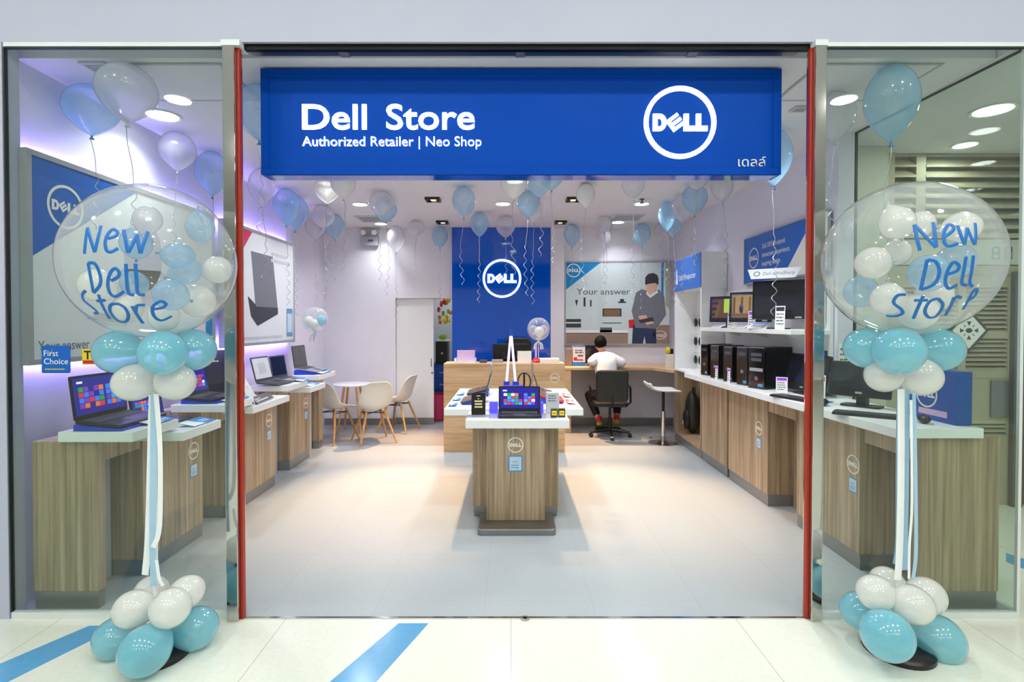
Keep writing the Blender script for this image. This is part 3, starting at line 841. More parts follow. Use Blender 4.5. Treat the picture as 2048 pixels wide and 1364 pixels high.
PG(a, [(1205, 645), (1243, 645), (1243, 647), (1205, 647)], 5)
PG(a, [(1150, 600), (1156, 600), (1153, 613)], 3); PG(a, [(1167, 595), (1171, 595), (1171, 613), (1167, 613)], 3); PG(a, [(1180, 600), (1183, 600), (1183, 613), (1180, 613)], 3)
PG(a, [(1236, 603), (1252, 603), (1252, 606), (1236, 606)], 3); PG(a, [(1240, 598), (1248, 598), (1248, 603), (1240, 603)], 3)
PG(a, [(1200, 655), (1224, 655), (1224, 665), (1200, 665)], 5)
PG(a, [(1257, 640), (1272, 638), (1272, 656), (1258, 656)], 6)
PG(a, [(1318, 650), (1340, 650), (1340, 688), (1300, 688)], 1)
PG(a, [(1322, 524), (1327, 524), (1327, 610), (1322, 600)], 0)
PG(a, [(1331, 524), (1340, 524), (1340, 620), (1331, 610)], 7)
write(a, 'Your answer', Bf, q(1153, 0)[0], q(0, 589)[1], 0.095, 5, 0.0352, 0.036, 0.004, q(1260, 0)[0] - q(1153, 0)[0])
a.build('background_print', [M['cyan'], M['pbrown'], M['paper'], M['pdark'], M['t_brown'], M['txt'], M['redp'], M['polive']], p)
a = MB(p)
PG(a, [(1266, 650), (1312, 650), (1313, 688), (1292, 688), (1289, 672), (1286, 688), (1264, 688)], 3, 0.0362)      # jeans
PG(a, [(1272, 585), (1284, 578), (1300, 584), (1318, 579), (1328, 592), (1332, 630), (1318, 650), (1313, 658), (1290, 656), (1271, 656), (1268, 640), (1263, 622)], 0, 0.0372)  # sweater
PG(a, [(1291, 562), (1312, 562), (1313, 575), (1304, 590), (1294, 586)], 1, 0.0382)                                  # face
PG(a, [(1290, 570), (1290, 555), (1296, 548), (1306, 546), (1314, 550), (1317, 558), (1316, 570), (1310, 566), (1296, 568)], 2, 0.0392)  # beanie
PG(a, [(1293, 582), (1300, 590), (1314, 580), (1316, 585), (1300, 596), (1292, 588)], 4, 0.0392)                    # collar
PG(a, [(1276, 632), (1292, 630), (1296, 638), (1280, 640)], 1, 0.0392); PG(a, [(1290, 646), (1304, 640), (1308, 646), (1294, 650)], 1, 0.0392)
PG(a, [(1277, 640), (1305, 634), (1309, 642), (1280, 646)], 2, 0.0396)                                              # tablet
a.build('man_print', [M['pgrey'], M['pskin'], M['pdark'], M['pdenim'], M['paper']], p)
a = MB(p); logo(a, Bf, *q(1147, 541), 0.105, 0, 0.0362, 0.037); a.build('ring_logo', M['decal'], p)
a = MB(p)
for i in range(28):
    t0, t1 = 2 * pi * i / 28, 2 * pi * (i + 1) / 28; cx, cy = q(1320, 670)
    a.prism([(cx + r * 0.105 * cos(t), cy + r * 0.066 * sin(t)) for r, t in ((0.88, t0), (1, t0), (1, t1), (0.88, t1))], Bf, 0.0362, 0.037)
write(a, 'intel', Bf, q(1310, 0)[0], q(0, 674)[1], 0.062, 0, 0.0362, 0.037, 0.004, 0.15)
a.build('oval_logo', M['decal'], p)

# right wall: blue poster (board x runs towards the viewer)
Rf = Fr((2.498, 5.62, 1.975), RIGHTW)
p = lightbox('wall_poster', 'blue poster with white ring and three lines of print on the right wall', 'poster', Rf, 1.50, 0.49, M['bluep'], 0.03, False, 0.014)
a = MB(p)
a.prism([(0.80, 0.014), (1.486, 0.014), (1.486, 0.476), (1.30, 0.476)], Rf, 0.0302, 0.031, 0)
a.build('white_corner', M['decal'], p)
a = MB(p); logo(a, Rf, 0.22, 0.26, 0.105, 0, 0.0302, 0.031); a.build('ring_logo', M['decal'], p)
for i, s in enumerate(('Dell XPS Ultrabook', 'immersive experience,', 'inspiring design.')):
    a = MB(p); write(a, s, Rf, 0.40, 0.33 - i * 0.085, 0.05, 0, 0.0302, 0.031, 0.0, (0.44, 0.52, 0.36)[i]); a.build('lettering', M['decal'], p)

# small sign on the window and the yellow card
wfr = Fr((0, YG - 0.0056, 0), FRONT)
def wx(px): return (px - 1022) * YG / F
def wz(py): return at(113, py, YG).z
s = MB(); s.rbox(wfr, wx(85), wx(142), wz(746), wz(691), 0.0003, 0.003, 0.008); fc = s.build('window_sticker', M['bluep'])
tag(fc, 'square dark blue sticker reading First Choice on the left glass', 'sticker')
s = MB(fc); write(s, 'First', wfr, wx(90), wz(712), wz(700) - wz(712), 0, 0.0032, 0.004, 0.0); s.build('lettering', M['decal'], fc); s = MB(fc); write(s, 'Choice', wfr, wx(90), wz(728), wz(716) - wz(728), 0, 0.0032, 0.004, 0.0, wx(138) - wx(90))
s.build('lettering', M['decal'], fc)
s = MB(fc); s.prism([(wx(101), wz(703)), (wx(104), wz(709)), (wx(108), wz(697)), (wx(104), wz(705.5))], wfr, 0.0042, 0.005); scribble(s, wfr, wx(92), wx(139), wz(739), 0.005, 0, 1, 0, 0.004); s.build('tick_mark', M['yellow'], fc)
s = MB(); s.rbox(wfr, wx(166), wx(200), wz(729), wz(698), 0.0003, 0.003, 0.004); yc = s.build('window_sticker', M['yellow'])
tag(yc, 'yellow and black sticker on the left glass, beside the blue balloons', 'sticker')
s = MB(yc); write(s, 'TO', wfr, wx(170), wz(718), wz(701) - wz(718), 0, 0.0032, 0.004, 0.02); s.rect(wfr, wx(168), wx(198), wz(727), wz(720.5), 0.0032, 0.004, 1); s.build('lettering', [M['blackg'], M['redp']], yc)
# diamond shaped sign on the louvred front
c0 = at(1938, 661, 4.54); df = Fr((c0.x, 4.553, c0.z), FRONT)
s = MB(); r1, r2 = 40 * 4.54 / F, 33 * 4.54 / F
s.prism([(r1, 0), (0, r1 * 1.1), (-r1, 0), (0, -r1 * 1.1)], df, 0.0, 0.012, 0); dm = s.build('diamond_sign', mat('sign_dark_olive', (62, 66, 56), 0.4))
tag(dm, 'diamond shaped white sign with dark rim on the beige louvred front', 'sign')
s = MB(dm); s.prism([(r2, 0), (0, r2 * 1.1), (-r2, 0), (0, -r2 * 1.1)], df, 0.0122, 0.013, 0)
s.disc(df, 0, 0, 0.03, 0.022, 0.0132, 0.014, 1, 8)
for k in range(8):
    a0 = k * pi / 4; s.prism([(0.045 * cos(a0 - .12), 0.045 * sin(a0 - .12)), (0.075 * cos(a0), 0.075 * sin(a0)), (0.045 * cos(a0 + .12), 0.045 * sin(a0 + .12))] if k % 2 else
                             [(0.04 * cos(a0), 0.04 * sin(a0)), (0.08 * cos(a0 - .25), 0.08 * sin(a0 - .25)), (0.08 * cos(a0 + .25), 0.08 * sin(a0 + .25))], df, 0.0132, 0.014, 1)
s.build('face', [M['paper'], MATS['sign_dark_olive']], dm)
# emergency light on the back wall
el = thing('emergency_light', 'white emergency light box with two lamps high on the back wall', 'emergency light', (bx_(740), 8.12, bz_(492)))
e0, e1 = bx_(723), bx_(757)
MB(el).box(e0, e1, 8.09, 8.168, bz_(492), bz_(473)).build('box', M['silver'], el, bevel=0.006)
for px in (729, 751): MB(el).cyl((bx_(px), 8.075, bz_(466)), (bx_(px), 8.15, bz_(466)), 0.05, 0.036, 20).build('lamp_head', M['silver'], el, smooth=True)
for px in (729, 751): MB(el).cyl((bx_(px), 8.070, bz_(466)), (bx_(px), 8.0745, bz_(466)), 0.04, 0.04, 20).build('lens', M['whitep'], el)
MB(el).box(bx_(738), bx_(748), 8.084, 8.0895, bz_(484), bz_(480)).build('label_plate', M['grey'], el)

# ================================================================== DISPLAY TABLES, LEFT
LX = Fr((-2.29, 0, 0), LEFTW)       # board on the room side of the left bases: x = Y, y = Z
def badge(t, fr, y, z, r=0.06, zs=None, w=0.085):
    a = MB(t); logo(a, fr, y, z, r, 0, 0.0004, 0.0016); a.build('ring_logo', M['decal'], t)
    if zs:
        s = MB(t); s.rbox(fr, y - w / 2, y + w / 2, zs - w * 0.56, zs + w * 0.56, 0.0004, 0.0016, 0.006, 0)
        s.rbox(fr, y - w * 0.4, y + w * 0.4, zs - w * 0.46, zs + w * 0.46, 0.0016, 0.0022, 0.005, 1)
        write(s, 'intel', fr, y - w * 0.22, zs + w * 0.06, w * 0.16, 0, 0.0022, 0.0028); scribble(s, fr, y - w * 0.28, y + w * 0.3, zs - w * 0.15, w * 0.08, 0, 2, w * 0.16, 0.0028)
        
        s.build('square_sticker', [M['sticker'], M['stick_l']], t)
def high_table(label, y0, y1, xr, ya, yb, end=None, xb=-2.30):
    t = thing('display_table', label, 'display table', (-2.4, (y0 + y1) / 2, 0), 0, 'raised display tables along the left wall')
    MB(t).box(-2.46, xr, y0, y1, 0.93, 0.985).build('tabletop', M['white'], t, bevel=0.004)
    MB(t).box(-2.63, xb, ya, yb, 0.80, 0.926).build('apron', M['wood'], t)
    MB(t).box(-2.63, -2.49, ya, yb, 0.0, 0.798).build('back_panel', M['lgrey'], t)
    if end:
        e0, e1, ex = end
        MB(t).box(-2.63, ex, e0, e1, 0.10, 0.926).build('end_panel', M['wood'], t)
        MB(t).box(-2.625, ex - 0.006, e0 + 0.004, e1 - 0.002, 0.0, 0.099).build('kick_plate', M['kick'], t)
    return t
def low_table(label, y0, y1, yp0, yp1, xr, xf, logo_y, logo_z=0.655, st_z=0.515):
    t = thing('display_table', label, 'display table', (-2.4, (yp0 + yp1) / 2, 0), 0, 'lower display tables along the left wall')
    pts = [(xf + 0.012, y0), (xr, y0), (xr, y1), (-2.60, y1), (-2.60, yp0 + 0.005), (xf + 0.012, yp0 + 0.005)]
    MB(t).slab(pts, 0.861, 0.916).build('tabletop', M['white'], t, bevel=0.004)
    MB(t).box(-2.63, xf, yp0, yp1, 0.10, 0.859).build('pedestal', M['wood'], t)
    MB(t).box(-2.62, xf - 0.004, yp0 + 0.003, yp1 - 0.003, 0.0, 0.099).build('kick_plate', M['kick'], t)
    badge(t, Fr((xf, 0, 0), LEFTW), logo_y, logo_z, 0.062, st_z)
    return t
high_table('tall display table nearest the left glass, holding the open laptop with coloured tiles', 2.867, 3.27, -2.055, 2.952, 3.28, (2.90, 2.95, -2.27))
low_table('lower display table with ring badge, right behind the left entrance balloon column', 3.20, 3.62, 3.285, 3.92, -1.985, -2.29, 3.81)
high_table('raised display table with the black info board, beside the left steel post', 3.82, 4.22, -2.05, 3.925, 4.255)
low_table('display table holding the white tent shaped laptop, just right of the left steel post', 4.17, 4.85, 4.262, 5.13, -2.03, -2.29, 5.0)
high_table('raised display table holding two grey laptops on the left wall', 4.98, 5.47, -2.10, 5.135, 5.632, None, -2.37)
low_table('small lower display table with only leaflets, second from the round table', 5.42, 5.85, 5.64, 6.2, -2.05, -2.36, 6.08)
high_table('last display table on the left wall, next to the white shell chairs', 5.95, 6.52, -2.16, 6.205, 6.60, (6.62, 6.74, -2.40), -2.37)

# ================================================================== COUNTERS, RIGHT
t = thing('worktop', 'white worktop along the right wall, near half under the big monitor', 'worktop', (2.3, 3.6, 0.95), 0, 'white worktops on the right')
MB(t).slab([(2.095, 2.87), (2.57, 2.87), (2.57, 4.045), (2.49, 4.07), (2.49, 4.368), (2.04, 4.368)], 0.95, 1.005).build('board', M['white'], t, bevel=0.004)
t = thing('worktop', 'white worktop along the right wall, far half under the black towers', 'worktop', (2.3, 5.2, 0.95), 0, 'white worktops on the right')
MB(t).slab([(2.04, 4.372), (2.49, 4.372), (2.49, 6.11), (2.0, 6.11)], 0.95, 1.005).build('board', M['white'], t, bevel=0.004)
def cabinet(label, y0, y1, xf, xb, seams, lg=None, lz=0.65, sz_=0.50):
    t = thing('cabinet', label, 'cabinet', (xf + 0.15, (y0 + y1) / 2, 0), 0, 'oak cabinets under the right worktop')
    MB(t).box(xf + 0.02, xb, y0, y1, 0.10, 0.947).build('body', M['wood'], t)
    MB(t).box(xf + 0.008, xb, y0 + 0.002, y1 - 0.002, 0.0, 0.099).build('kick_plate', M['kick'], t)
    ys = [y0] + seams + [y1]
    for a, b in zip(ys[:-1], ys[1:]):
        d = MB(t).box(xf, xf + 0.019, a + 0.002, b - 0.002, 0.102, 0.945).build('door', M['wood'], t)
    if lg: badge(t, Fr((xf, 0, 0), RIGHTW), -lg, lz, 0.062, sz_)
    return t
cabinet('oak cabinet with ring badge behind the right glass, under the near worktop', 3.36, 4.10, 2.22, 2.485, [3.70], 3.425, 0.66, 0.525)
cabinet('oak cabinet with ring badge left of the right steel post', 4.53, 5.34, 2.20, 2.485, [4.565], 4.69, 0.642, 0.51)
cabinet('plain oak cabinet without a badge, beside the black gap on the right', 5.385, 6.10, 2.20, 2.485, [])
t = thing('display_table', 'oak end section of the right counter, closest to the right glass', 'display table', (2.45, 3.0, 0))
MB(t).box(2.25, 2.685, 2.90, 2.95, 0.10, 0.947).build('end_panel', M['wood'], t)
MB(t).box(2.256, 2.68, 2.904, 2.948, 0.0, 0.099).build('kick_plate', M['kick'], t)
MB(t).box(2.24, 2.56, 2.952, 3.357, 0.82, 0.947).build('apron', M['wood'], t)
MB(t).box(2.48, 2.56, 2.952, 3.357, 0.0, 0.818).build('back_panel', M['wood'], t)
t = thing('apron_panel', 'oak apron over the open knee space between the right cabinets', 'panel', (2.35, 4.3, 0.82))
MB(t).box(2.205, 2.485, 4.103, 4.527, 0.82, 0.947).build('apron', M['wood'], t)
MB(t).box(2.42, 2.485, 4.103, 4.527, 0.0, 0.818).build('back_panel', M['wood'], t)
# open bag shelf and white niche above
t = thing('open_shelf', 'open oak shelf unit with the black bag at the far end', 'shelf', (2.35, 6.6, 0))
MB(t).box(2.2, 2.49, 7.08, 7.12, 0.13, 0.94).build('side_panel', M['wood'], t)
MB(t).box(2.2, 2.49, 6.115, 6.15, 0.13, 0.94).build('side_panel', M['wood'], t)
MB(t).box(2.2, 2.49, 6.115, 7.12, 0.10, 0.129).build('bottom_board', M['wood'], t)
MB(t).box(2.47, 2.49, 6.151, 7.079, 0.13, 0.94).build('back_panel', M['wood'], t)
MB(t).box(2.21, 2.49, 6.12, 7.115, 0.0, 0.099).build('kick_plate', M['kick'], t)
t = thing('display_niche', 'tall white wall niche with a blue sign on top, back right', 'niche', (2.35, 6.6, 0.945))
MB(t).box(2.2, 2.495, 7.09, 7.12, 0.945, 1.985).build('side_panel', M['white'], t)
MB(t).box(2.2, 2.495, 6.13, 6.16, 0.945, 1.985).build('side_panel', M['white'], t)
MB(t).box(2.2, 2.495, 6.161, 7.089, 0.945, 0.97).build('bottom_board', M['white'], t)
MB(t).box(2.475, 2.495, 6.161, 7.089, 0.971, 1.984).build('back_panel', M['white'], t)
MB(t).box(2.2, 2.495, 6.13, 7.12, 1.986, 2.40).build('header_box', M['white'], t)
MB(t).box(2.192, 2.199, 6.135, 7.115, 1.99, 2.395).build('blue_plate', M['bluep'], t)
hf = Fr((2.192, 0, 0), RIGHTW)
a = MB(t); a.rect(hf, -7.05, -6.98, 2.08, 2.20, 0.0004, 0.0016); a.rect(hf, -7.03, -7.0, 2.20, 2.28, 0.0004, 0.0016); a.build('bottle_symbol', M['decal'], t); a = MB(t); write(a, 'Dell Projector', hf, -6.92, 2.12, 0.07, 0, 0.0004, 0.0016, 0.0, 0.62)
a.build('lettering', [M['decal']], t)
# white back board and monitor shelf
tag(MB().box(2.47, 2.495, 4.10, 6.10, 1.03, 1.93).build('back_board', M['white']), 'flat white board on the right wall behind shelf and towers', 'board')
t = thing('wall_shelf', 'white wall shelf carrying three monitors on the right wall', 'shelf', (2.35, 5.0, 1.45))
MB(t).box(2.165, 2.469, 4.10, 6.05, 1.485, 1.525).build('board', M['white'], t, bevel=0.004)
for y in (4.5, 5.1, 5.7): MB(t).prism([(-2.469, 1.43), (-2.30, 1.484), (-2.469, 1.484)], Fr((0, y, 0), (-1, 0, 0)), 0, 0.012).build('bracket', M['white'], t)

# ================================================================== REAR COUNTER, RECEPTION, ISLAND
t = thing('rear_counter', 'oak topped counter along the back wall where the person sits', 'counter', (1.6, 7.85, 0))
MB(t).slab([(0.77, 7.57), (1.98, 7.57), (2.19, 7.135), (2.495, 7.135), (2.495, 8.15), (0.86, 8.15), (0.86, 8.10), (0.77, 8.10)], 0.90, 0.94).build('worktop', M['oak'], t, bevel=0.003)
MB(t).box(0.77, 0.86, 7.58, 8.10, 0.0, 0.899).build('side_panel', M['oak'], t)
t = thing('reception_counter', 'light oak reception counter before the blue wall panel', 'counter', (-0.08, 6.7, 0))
MB(t).box(-0.82, 0.656, 6.44, 6.47, 0.09, 1.08).build('front_panel', M['oak'], t)
MB(t).box(-0.82, 0.656, 6.441, 6.469, 0.0, 0.088).build('plinth', M['oak'], t)
MB(t).box(-0.82, -0.78, 6.471, 7.3, 0.0, 1.045).build('side_panel', M['oak'], t)
MB(t).box(0.616, 0.656, 6.471, 7.3, 0.0, 1.045).build('side_panel', M['oak'], t)
MB(t).box(-0.82, 0.656, 6.471, 6.80, 1.047, 1.08).build('top_board', M['oak'], t)
MB(t).box(-0.778, 0.614, 6.81, 7.3, 0.72, 0.75).build('desk_board', M['oak'], t)
a = MB(t); rf_ = Fr((0, 6.44, 0), FRONT); logo(a, rf_, (1110 - 1022) * 6.44 / F, at(1110, 756, 6.44).z, 0.058); a.build('ring_logo', M['decal'], t)

t = thing('display_island', 'free standing oak display island with white stepped tops, centre of the shop', 'display island', (0.04, 4.6, 0))
bp = MB(t); bp.rbox(Fr((0, 0, 0), (1, 0, 0), (0, 1, 0)), -0.25, 0.335, 3.905, 4.30, 0.0, 0.047, 0.03); bp.build('base_plate', M['brushed'], t, bevel=0.006)
MB(t).box(-0.189, 0.262, 4.085, 4.249, 0.048, 0.776).build('front_column', M['wood'], t)
MB(t).box(-0.309, 0.381, 4.302, 5.45, 0.10, 0.806).build('rear_column', M['wood'], t)
MB(t).box(-0.303, 0.375, 4.306, 5.446, 0.0, 0.099).build('kick_plate', M['brushed'], t)
MB(t).box(-0.309, 0.381, 4.25, 4.301, 0.10, 0.776).build('rear_column', M['wood'], t)
MB(t).box(-0.302, 0.374, 4.251, 4.3015, 0.048, 0.099).build('kick_plate', M['brushed'], t)
MB(t).box(-0.345, 0.443, 3.995, 4.375, 0.778, 0.845).build('front_top', M['white'], t, bevel=0.005)
MB(t).box(-0.555, 0.60, 4.38, 5.74, 0.808, 0.865).build('rear_top', M['white'], t, bevel=0.005)
badge(t, Fr((0, 4.085, 0), FRONT), (1031 - 1022) * 4.085 / F, at(1031, 890, 4.085).z, 0.060, at(1031, 927, 4.085).z, 0.115)

# ================================================================== THINGS ON DISPLAY
FLAT = lambda z=0: Fr((0, 0, z), (1, 0, 0), (0, 1, 0))
TILEC = ['t_blue', 't_cyan', 't_red', 't_green', 't_orange', 't_purple', 't_white', 't_lime']
def start_tiles(mb, fr, x0, x1, y0, y1, d, seed=1):
    """blocks of coloured squares in two groups"""
    rnd = random.Random(seed); w = x1 - x0; h = y1 - y0; n = 4
    u = h / n
    for gx, cols, in ((0.0, 5), (0.62, 3)):
        for i in range(cols):
            for j in range(n):
                if rnd.random() < 0.10: continue
                a = x0 + gx * w + i * w * 0.115; b = y0 + j * u
                mb.rect(fr, a, a + w * 0.102, b, b + u * 0.88, d, d + 0.0006, rnd.choice((0, 0, 1, 1, 2, 2, 3, 4, 5, 6)))
def laptop(label, loc, yaw, w=0.34, d=0.235, tilt=18, screen='off', body='black', pitch=0.0, group='laptops on display', lid_h=None, lidm=None, deck=None, badge_=False):
    t = thing('laptop', label, 'laptop', loc, 0, group)
    t.rotation_euler = (R(pitch), 0, R(yaw))
    lh = lid_h or d * 0.95
    MB().rbox(FLAT(), -w / 2, w / 2, -d / 2, d / 2, 0.0, 0.016, 0.012).build('base', M[body], t, bevel=0.002)
    k = MB(); kw, kh = w * 0.86 / 12, d * 0.42 / 5
    for i in range(12):
        for j in range(5):
            k.box(-w * 0.43 + i * kw + 0.001, -w * 0.43 + (i + 1) * kw - 0.001, d * 0.02 + j * kh + 0.001, d * 0.02 + (j + 1) * kh - 0.001, 0.0162, 0.018)
    base_ = [o for o in t.children if o.name.startswith('base')][0]
    k.build('keyboard', M[deck or 'grey'], base_)
    MB().rbox(FLAT(), -w * 0.15, w * 0.15, -d * 0.42, -d * 0.1, 0.0162, 0.017, 0.004).build('touchpad', M['grey'], base_)
    a = R(tilt)
    lf = Fr((0, d / 2 - 0.004, 0.016), (1, 0, 0), (0, sin(a), cos(a)))
    lid = MB().rbox(lf, -w / 2, w / 2, 0.0, lh, -0.008, 0.0, 0.010).build('lid', M[lidm or body], t, bevel=0.0015)
    s = MB()
    b = 0.014
    if screen == 'start':
        s.rect(lf, -w / 2 + b, w / 2 - b, 0.024, lh - b, 0.0002, 0.0012, 7)
        start_tiles(s, lf, -w / 2 + b + w * 0.08, w / 2 - b - w * 0.05, 0.024 + lh * 0.14, lh - b - lh * 0.2, 0.0014, int(abs(loc[0]) * 100))
        s.rect(lf, -w * 0.40, -w * 0.30, lh - b - lh * 0.13, lh - b - lh * 0.08, 0.0014, 0.002, 6)
        mats = [M[c] for c in ('t_blue', 't_cyan', 't_red', 't_green', 't_orange', 't_purple', 't_white')] + [M['scr_blue']]
    elif screen == 'grey':
        s.rect(lf, -w / 2 + b, w / 2 - b, 0.024, lh - b, 0.0002, 0.0012, 0)
        s.rect(lf, -w * 0.2, w * 0.2, lh * 0.3, lh * 0.75, 0.0014, 0.002, 1); mats = [M['scr_grey'], M['lgrey']]
    else:
        s.rect(lf, -w / 2 + b, w / 2 - b, 0.024, lh - b, 0.0002, 0.0012, 0); mats = [M['scr_off']]
    s.build('screen', mats, lid)
    bf = Fr(lf.pt(0, 0, -0.008), (-1, 0, 0), lf.uy)
    r = MB(); r.ring(bf, 0, lh * 0.5, 0.013, 0.017, 0.0002, 0.0008, 0, 20); r.rect(bf, -0.010, 0.010, lh * 0.5 - 0.003, lh * 0.5 + 0.003, 0.0002, 0.0008); r.build('ring_logo', M['silver'], lid)
    return t
def wedge(label, loc, yaw, w, d, h0, h1, m='leafd', group='blue laptop stands'):
    """sloping display stand: front edge h0 high, back edge h1"""
    t = thing('laptop_stand', label, 'stand', loc, R(yaw), group)
    MB().prism([(-d / 2, 0), (d / 2, 0), (d / 2, h1), (-d / 2, h0)], Fr((-w / 2, 0, 0), (0, 1, 0)), -w if False else 0, w).build('body', M[m], t, bevel=0.002)
    return t
def leaflet(label, loc, yaw, w=0.15, d=0.10, m=0, group='blue and white leaflets', pitch=8):
    t = MB()
    f = FLAT()
    t.rect(f, -w / 2, w / 2, -d / 2, d / 2, 0.0, 0.003, 0)
    t.rect(f, -w / 2, -w * 0.12, -d / 2, d / 2, 0.003, 0.0036, 1)
    t.prism([(-w * 0.12, -d / 2), (w * 0.02, -d / 2), (-w * 0.12, d * 0.3)], f, 0.003, 0.0036, 1)
    scribble(t, f, w * 0.06, w * 0.45, 0.0, d * 0.10, 1, 2, d * 0.2, 0.0036)
    me = t.mesh('leaflet', [M['leaf'] if m == 0 else M['crimson'], M['paper']])
    o = place('leaflet', me, None, loc); o.rotation_euler = (R(pitch), 0, R(yaw))
    return tag(o, label, 'leaflet', group)

ZH, ZL, ZW = 0.9855, 0.9165, 1.0055
# left wall, table by table
wedge('long blue stand under the laptop with coloured tiles behind the left glass', (-2.26, 3.08, ZH), 90, 0.38, 0.27, 0.012, 0.035)
laptop('black laptop with coloured tiles on its screen, nearest behind the left glass', (-2.265, 3.09, ZH + 0.028), 90, 0.40, 0.25, 12, 'start', 'black', 5, 'laptops on the left tables', 0.245)
leaflet('blue and white leaflet in front of the tiled laptop behind the left glass', (-2.105, 3.14, ZH + 0.012), 90, 0.2, 0.085, 0, pitch=10)
laptop('black laptop half hidden behind the left column ribbons, on the lower table', (-2.27, 3.46, ZL + 0.014), 90, 0.30, 0.20, 14, 'start', 'black', 4, 'laptops on the left tables', 0.17)
leaflet('blue leaflet at the edge of the lower table behind the left ribbons', (-2.06, 3.47, ZL + 0.012), 90, 0.24, 0.11, 0, pitch=10)
wedge('blue stand under the black laptop left of the left steel post', (-2.28, 4.03, ZH), 90, 0.34, 0.26, 0.012, 0.03)
laptop('black laptop with dark screen left of the left steel post', (-2.29, 4.03, ZH + 0.025), 90, 0.36, 0.23, 14, 'start', 'black', 4, 'laptops on the left tables', 0.20)
leaflet('blue and white leaflet before the black laptop beside the left steel post', (-2.10, 4.04, ZH + 0.012), 90, 0.28, 0.075, 0, pitch=10)
bl = thing('info_board', 'tall black info board with white print standing by the left steel post', 'info board', (-2.50, 4.45, ZL + 0.0))
bf = Fr((0, 4.45, 0), FRONT)
MB(bl).rbox(bf, -2.60, -2.41, ZL + 0.012, 1.35, -0.012, 0.0, 0.006).build('board', M['blackg'], bl)
MB(bl).box(-2.595, -2.415, 4.42, 4.50, ZL, ZL + 0.010).build('foot', M['black'], bl)
a = MB(bl); write(a, 'Inspiron', bf, -2.585, 1.29, 0.024, 0, 0.0004, 0.0014); scribble(a, bf, -2.585, -2.43, 1.25, 0.012, 0, 1, 0.0, 0.0014); a.build('print', M['decal'], bl)
# white tent laptop, with black name bar
tl = thing('tablet_laptop', 'white folding laptop standing like a tent behind a black name bar', 'laptop', (-2.22, 4.40, ZL))
a = R(28)
tf = Fr((-2.165, 4.46, ZL + 0.012), (-0.30, 0.95, 0), (-sin(a) * 0.95, -sin(a) * 0.30, cos(a)))
MB(tl).rbox(tf, -0.15, 0.15, 0.0, 0.235, -0.009, 0, 0.012).build('lid', M['white'], tl, bevel=0.002)
ab = R(-26)
tb = Fr(tf.pt(0, 0.232, -0.006), (-0.30, 0.95, 0), (sin(R(22)) * 0.95, sin(R(22)) * 0.30, cos(R(22))))
MB(tl).rbox(tb, -0.15, 0.15, -0.228, 0.0, -0.009, 0, 0.012).build('base', M['white'], tl, bevel=0.002)
a = MB(tl); a.ring(tf, 0, 0.12, 0.012, 0.016, 0.0003, 0.001, 0, 18); a.build('ring_logo', M['silver'], tl)
nb_ = thing('name_bar', 'black name bar with white print at the front of the white tent laptop', 'sign', (-2.10, 4.38, ZL))
nf = Fr((-2.04, 4.26, ZL + 0.007), (-0.12, 0.99, 0), (-0.75, -0.09, 0.66))
MB(nb_).rbox(nf, 0.0, 0.40, 0.0, 0.075, -0.008, 0.0, 0.004).build('bar', M['blackg'], nb_)
a = MB(nb_); write(a, 'Inspiron 11', nf, 0.03, 0.035, 0.022, 0, 0.0004, 0.0014); scribble(a, nf, 0.03, 0.36, 0.018, 0.010, 0, 1, 0, 0.0014); a.build('print', M['decal'], nb_)
tag(MB().box(-2.10, -2.05, 4.185, 4.235, ZL, ZL + 0.035).build('security_tag', M['whitep'], bevel=0.006), 'small white security tag at the near corner of the tent laptop table', 'security tag')
laptop('laptop with a lit grey screen behind the white tent laptop', (-2.27, 5.09, ZH + 0.014), 86, 0.31, 0.21, 18, 'grey', 'grey', 4, 'laptops on the left tables', 0.235)
laptop('dark grey laptop between the lit one and the last table on the left', (-2.26, 5.40, ZH + 0.014), 84, 0.28, 0.20, 14, 'off', 'silver', 4, 'laptops on the left tables', 0.225, 'grey')
leaflet('blue leaflet on the table edge under the two grey laptops', (-2.13, 5.40, ZH + 0.010), 90, 0.20, 0.075, 0, pitch=10)
leaflet('blue leaflet alone on the small low table near the shell chairs', (-2.13, 5.62, ZL + 0.010), 90, 0.26, 0.12, 0, pitch=10)
wedge('bright blue stand under the laptop on the last left table', (-2.34, 6.22, ZH), 90, 0.42, 0.25, 0.015, 0.05)
laptop('grey laptop wide open on the last table of the left wall', (-2.35, 6.23, ZH + 0.040), 90, 0.38, 0.25, 16, 'off', 'silver', 8, 'laptops on the left tables', 0.255, 'grey')
leaflet('blue and white leaflet before the laptop on the last left table', (-2.195, 6.24, ZH + 0.014), 90, 0.34, 0.06, 0, pitch=12)

# island
laptop('laptop with coloured tiles facing the entrance on the island front', (0.068, 4.145, 0.852), 0, 0.335, 0.21, 8, 'start', 'black', 0, 'laptops on the island', 0.20)
pl = thing('acrylic_plate', 'clear acrylic plate lying under the front island laptop', 'plate', (0.08, 4.14, 0.8455))
MB(pl).rbox(Fr((0, 0, 0.8455), (1, 0, 0), (0, 1, 0)), -0.17, 0.345, 4.03, 4.27, 0.0, 0.006, 0.008).build('plate', M['acryl'], pl)
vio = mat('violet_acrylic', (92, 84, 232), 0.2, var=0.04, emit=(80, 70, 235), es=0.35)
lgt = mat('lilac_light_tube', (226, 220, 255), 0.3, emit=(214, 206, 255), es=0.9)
tw = thing('display_tower', 'violet display tower with two leaning lit bars behind the island laptop', 'display tower', (0.0, 4.32, 0.8455))
MB(tw).prism([(-0.105, 0.0), (0.13, 0.0), (0.10, 0.225), (-0.06, 0.225)], Fr((0, 4.30, 0.8455), FRONT), -0.05, 0.0).build('base', vio, tw, bevel=0.003)
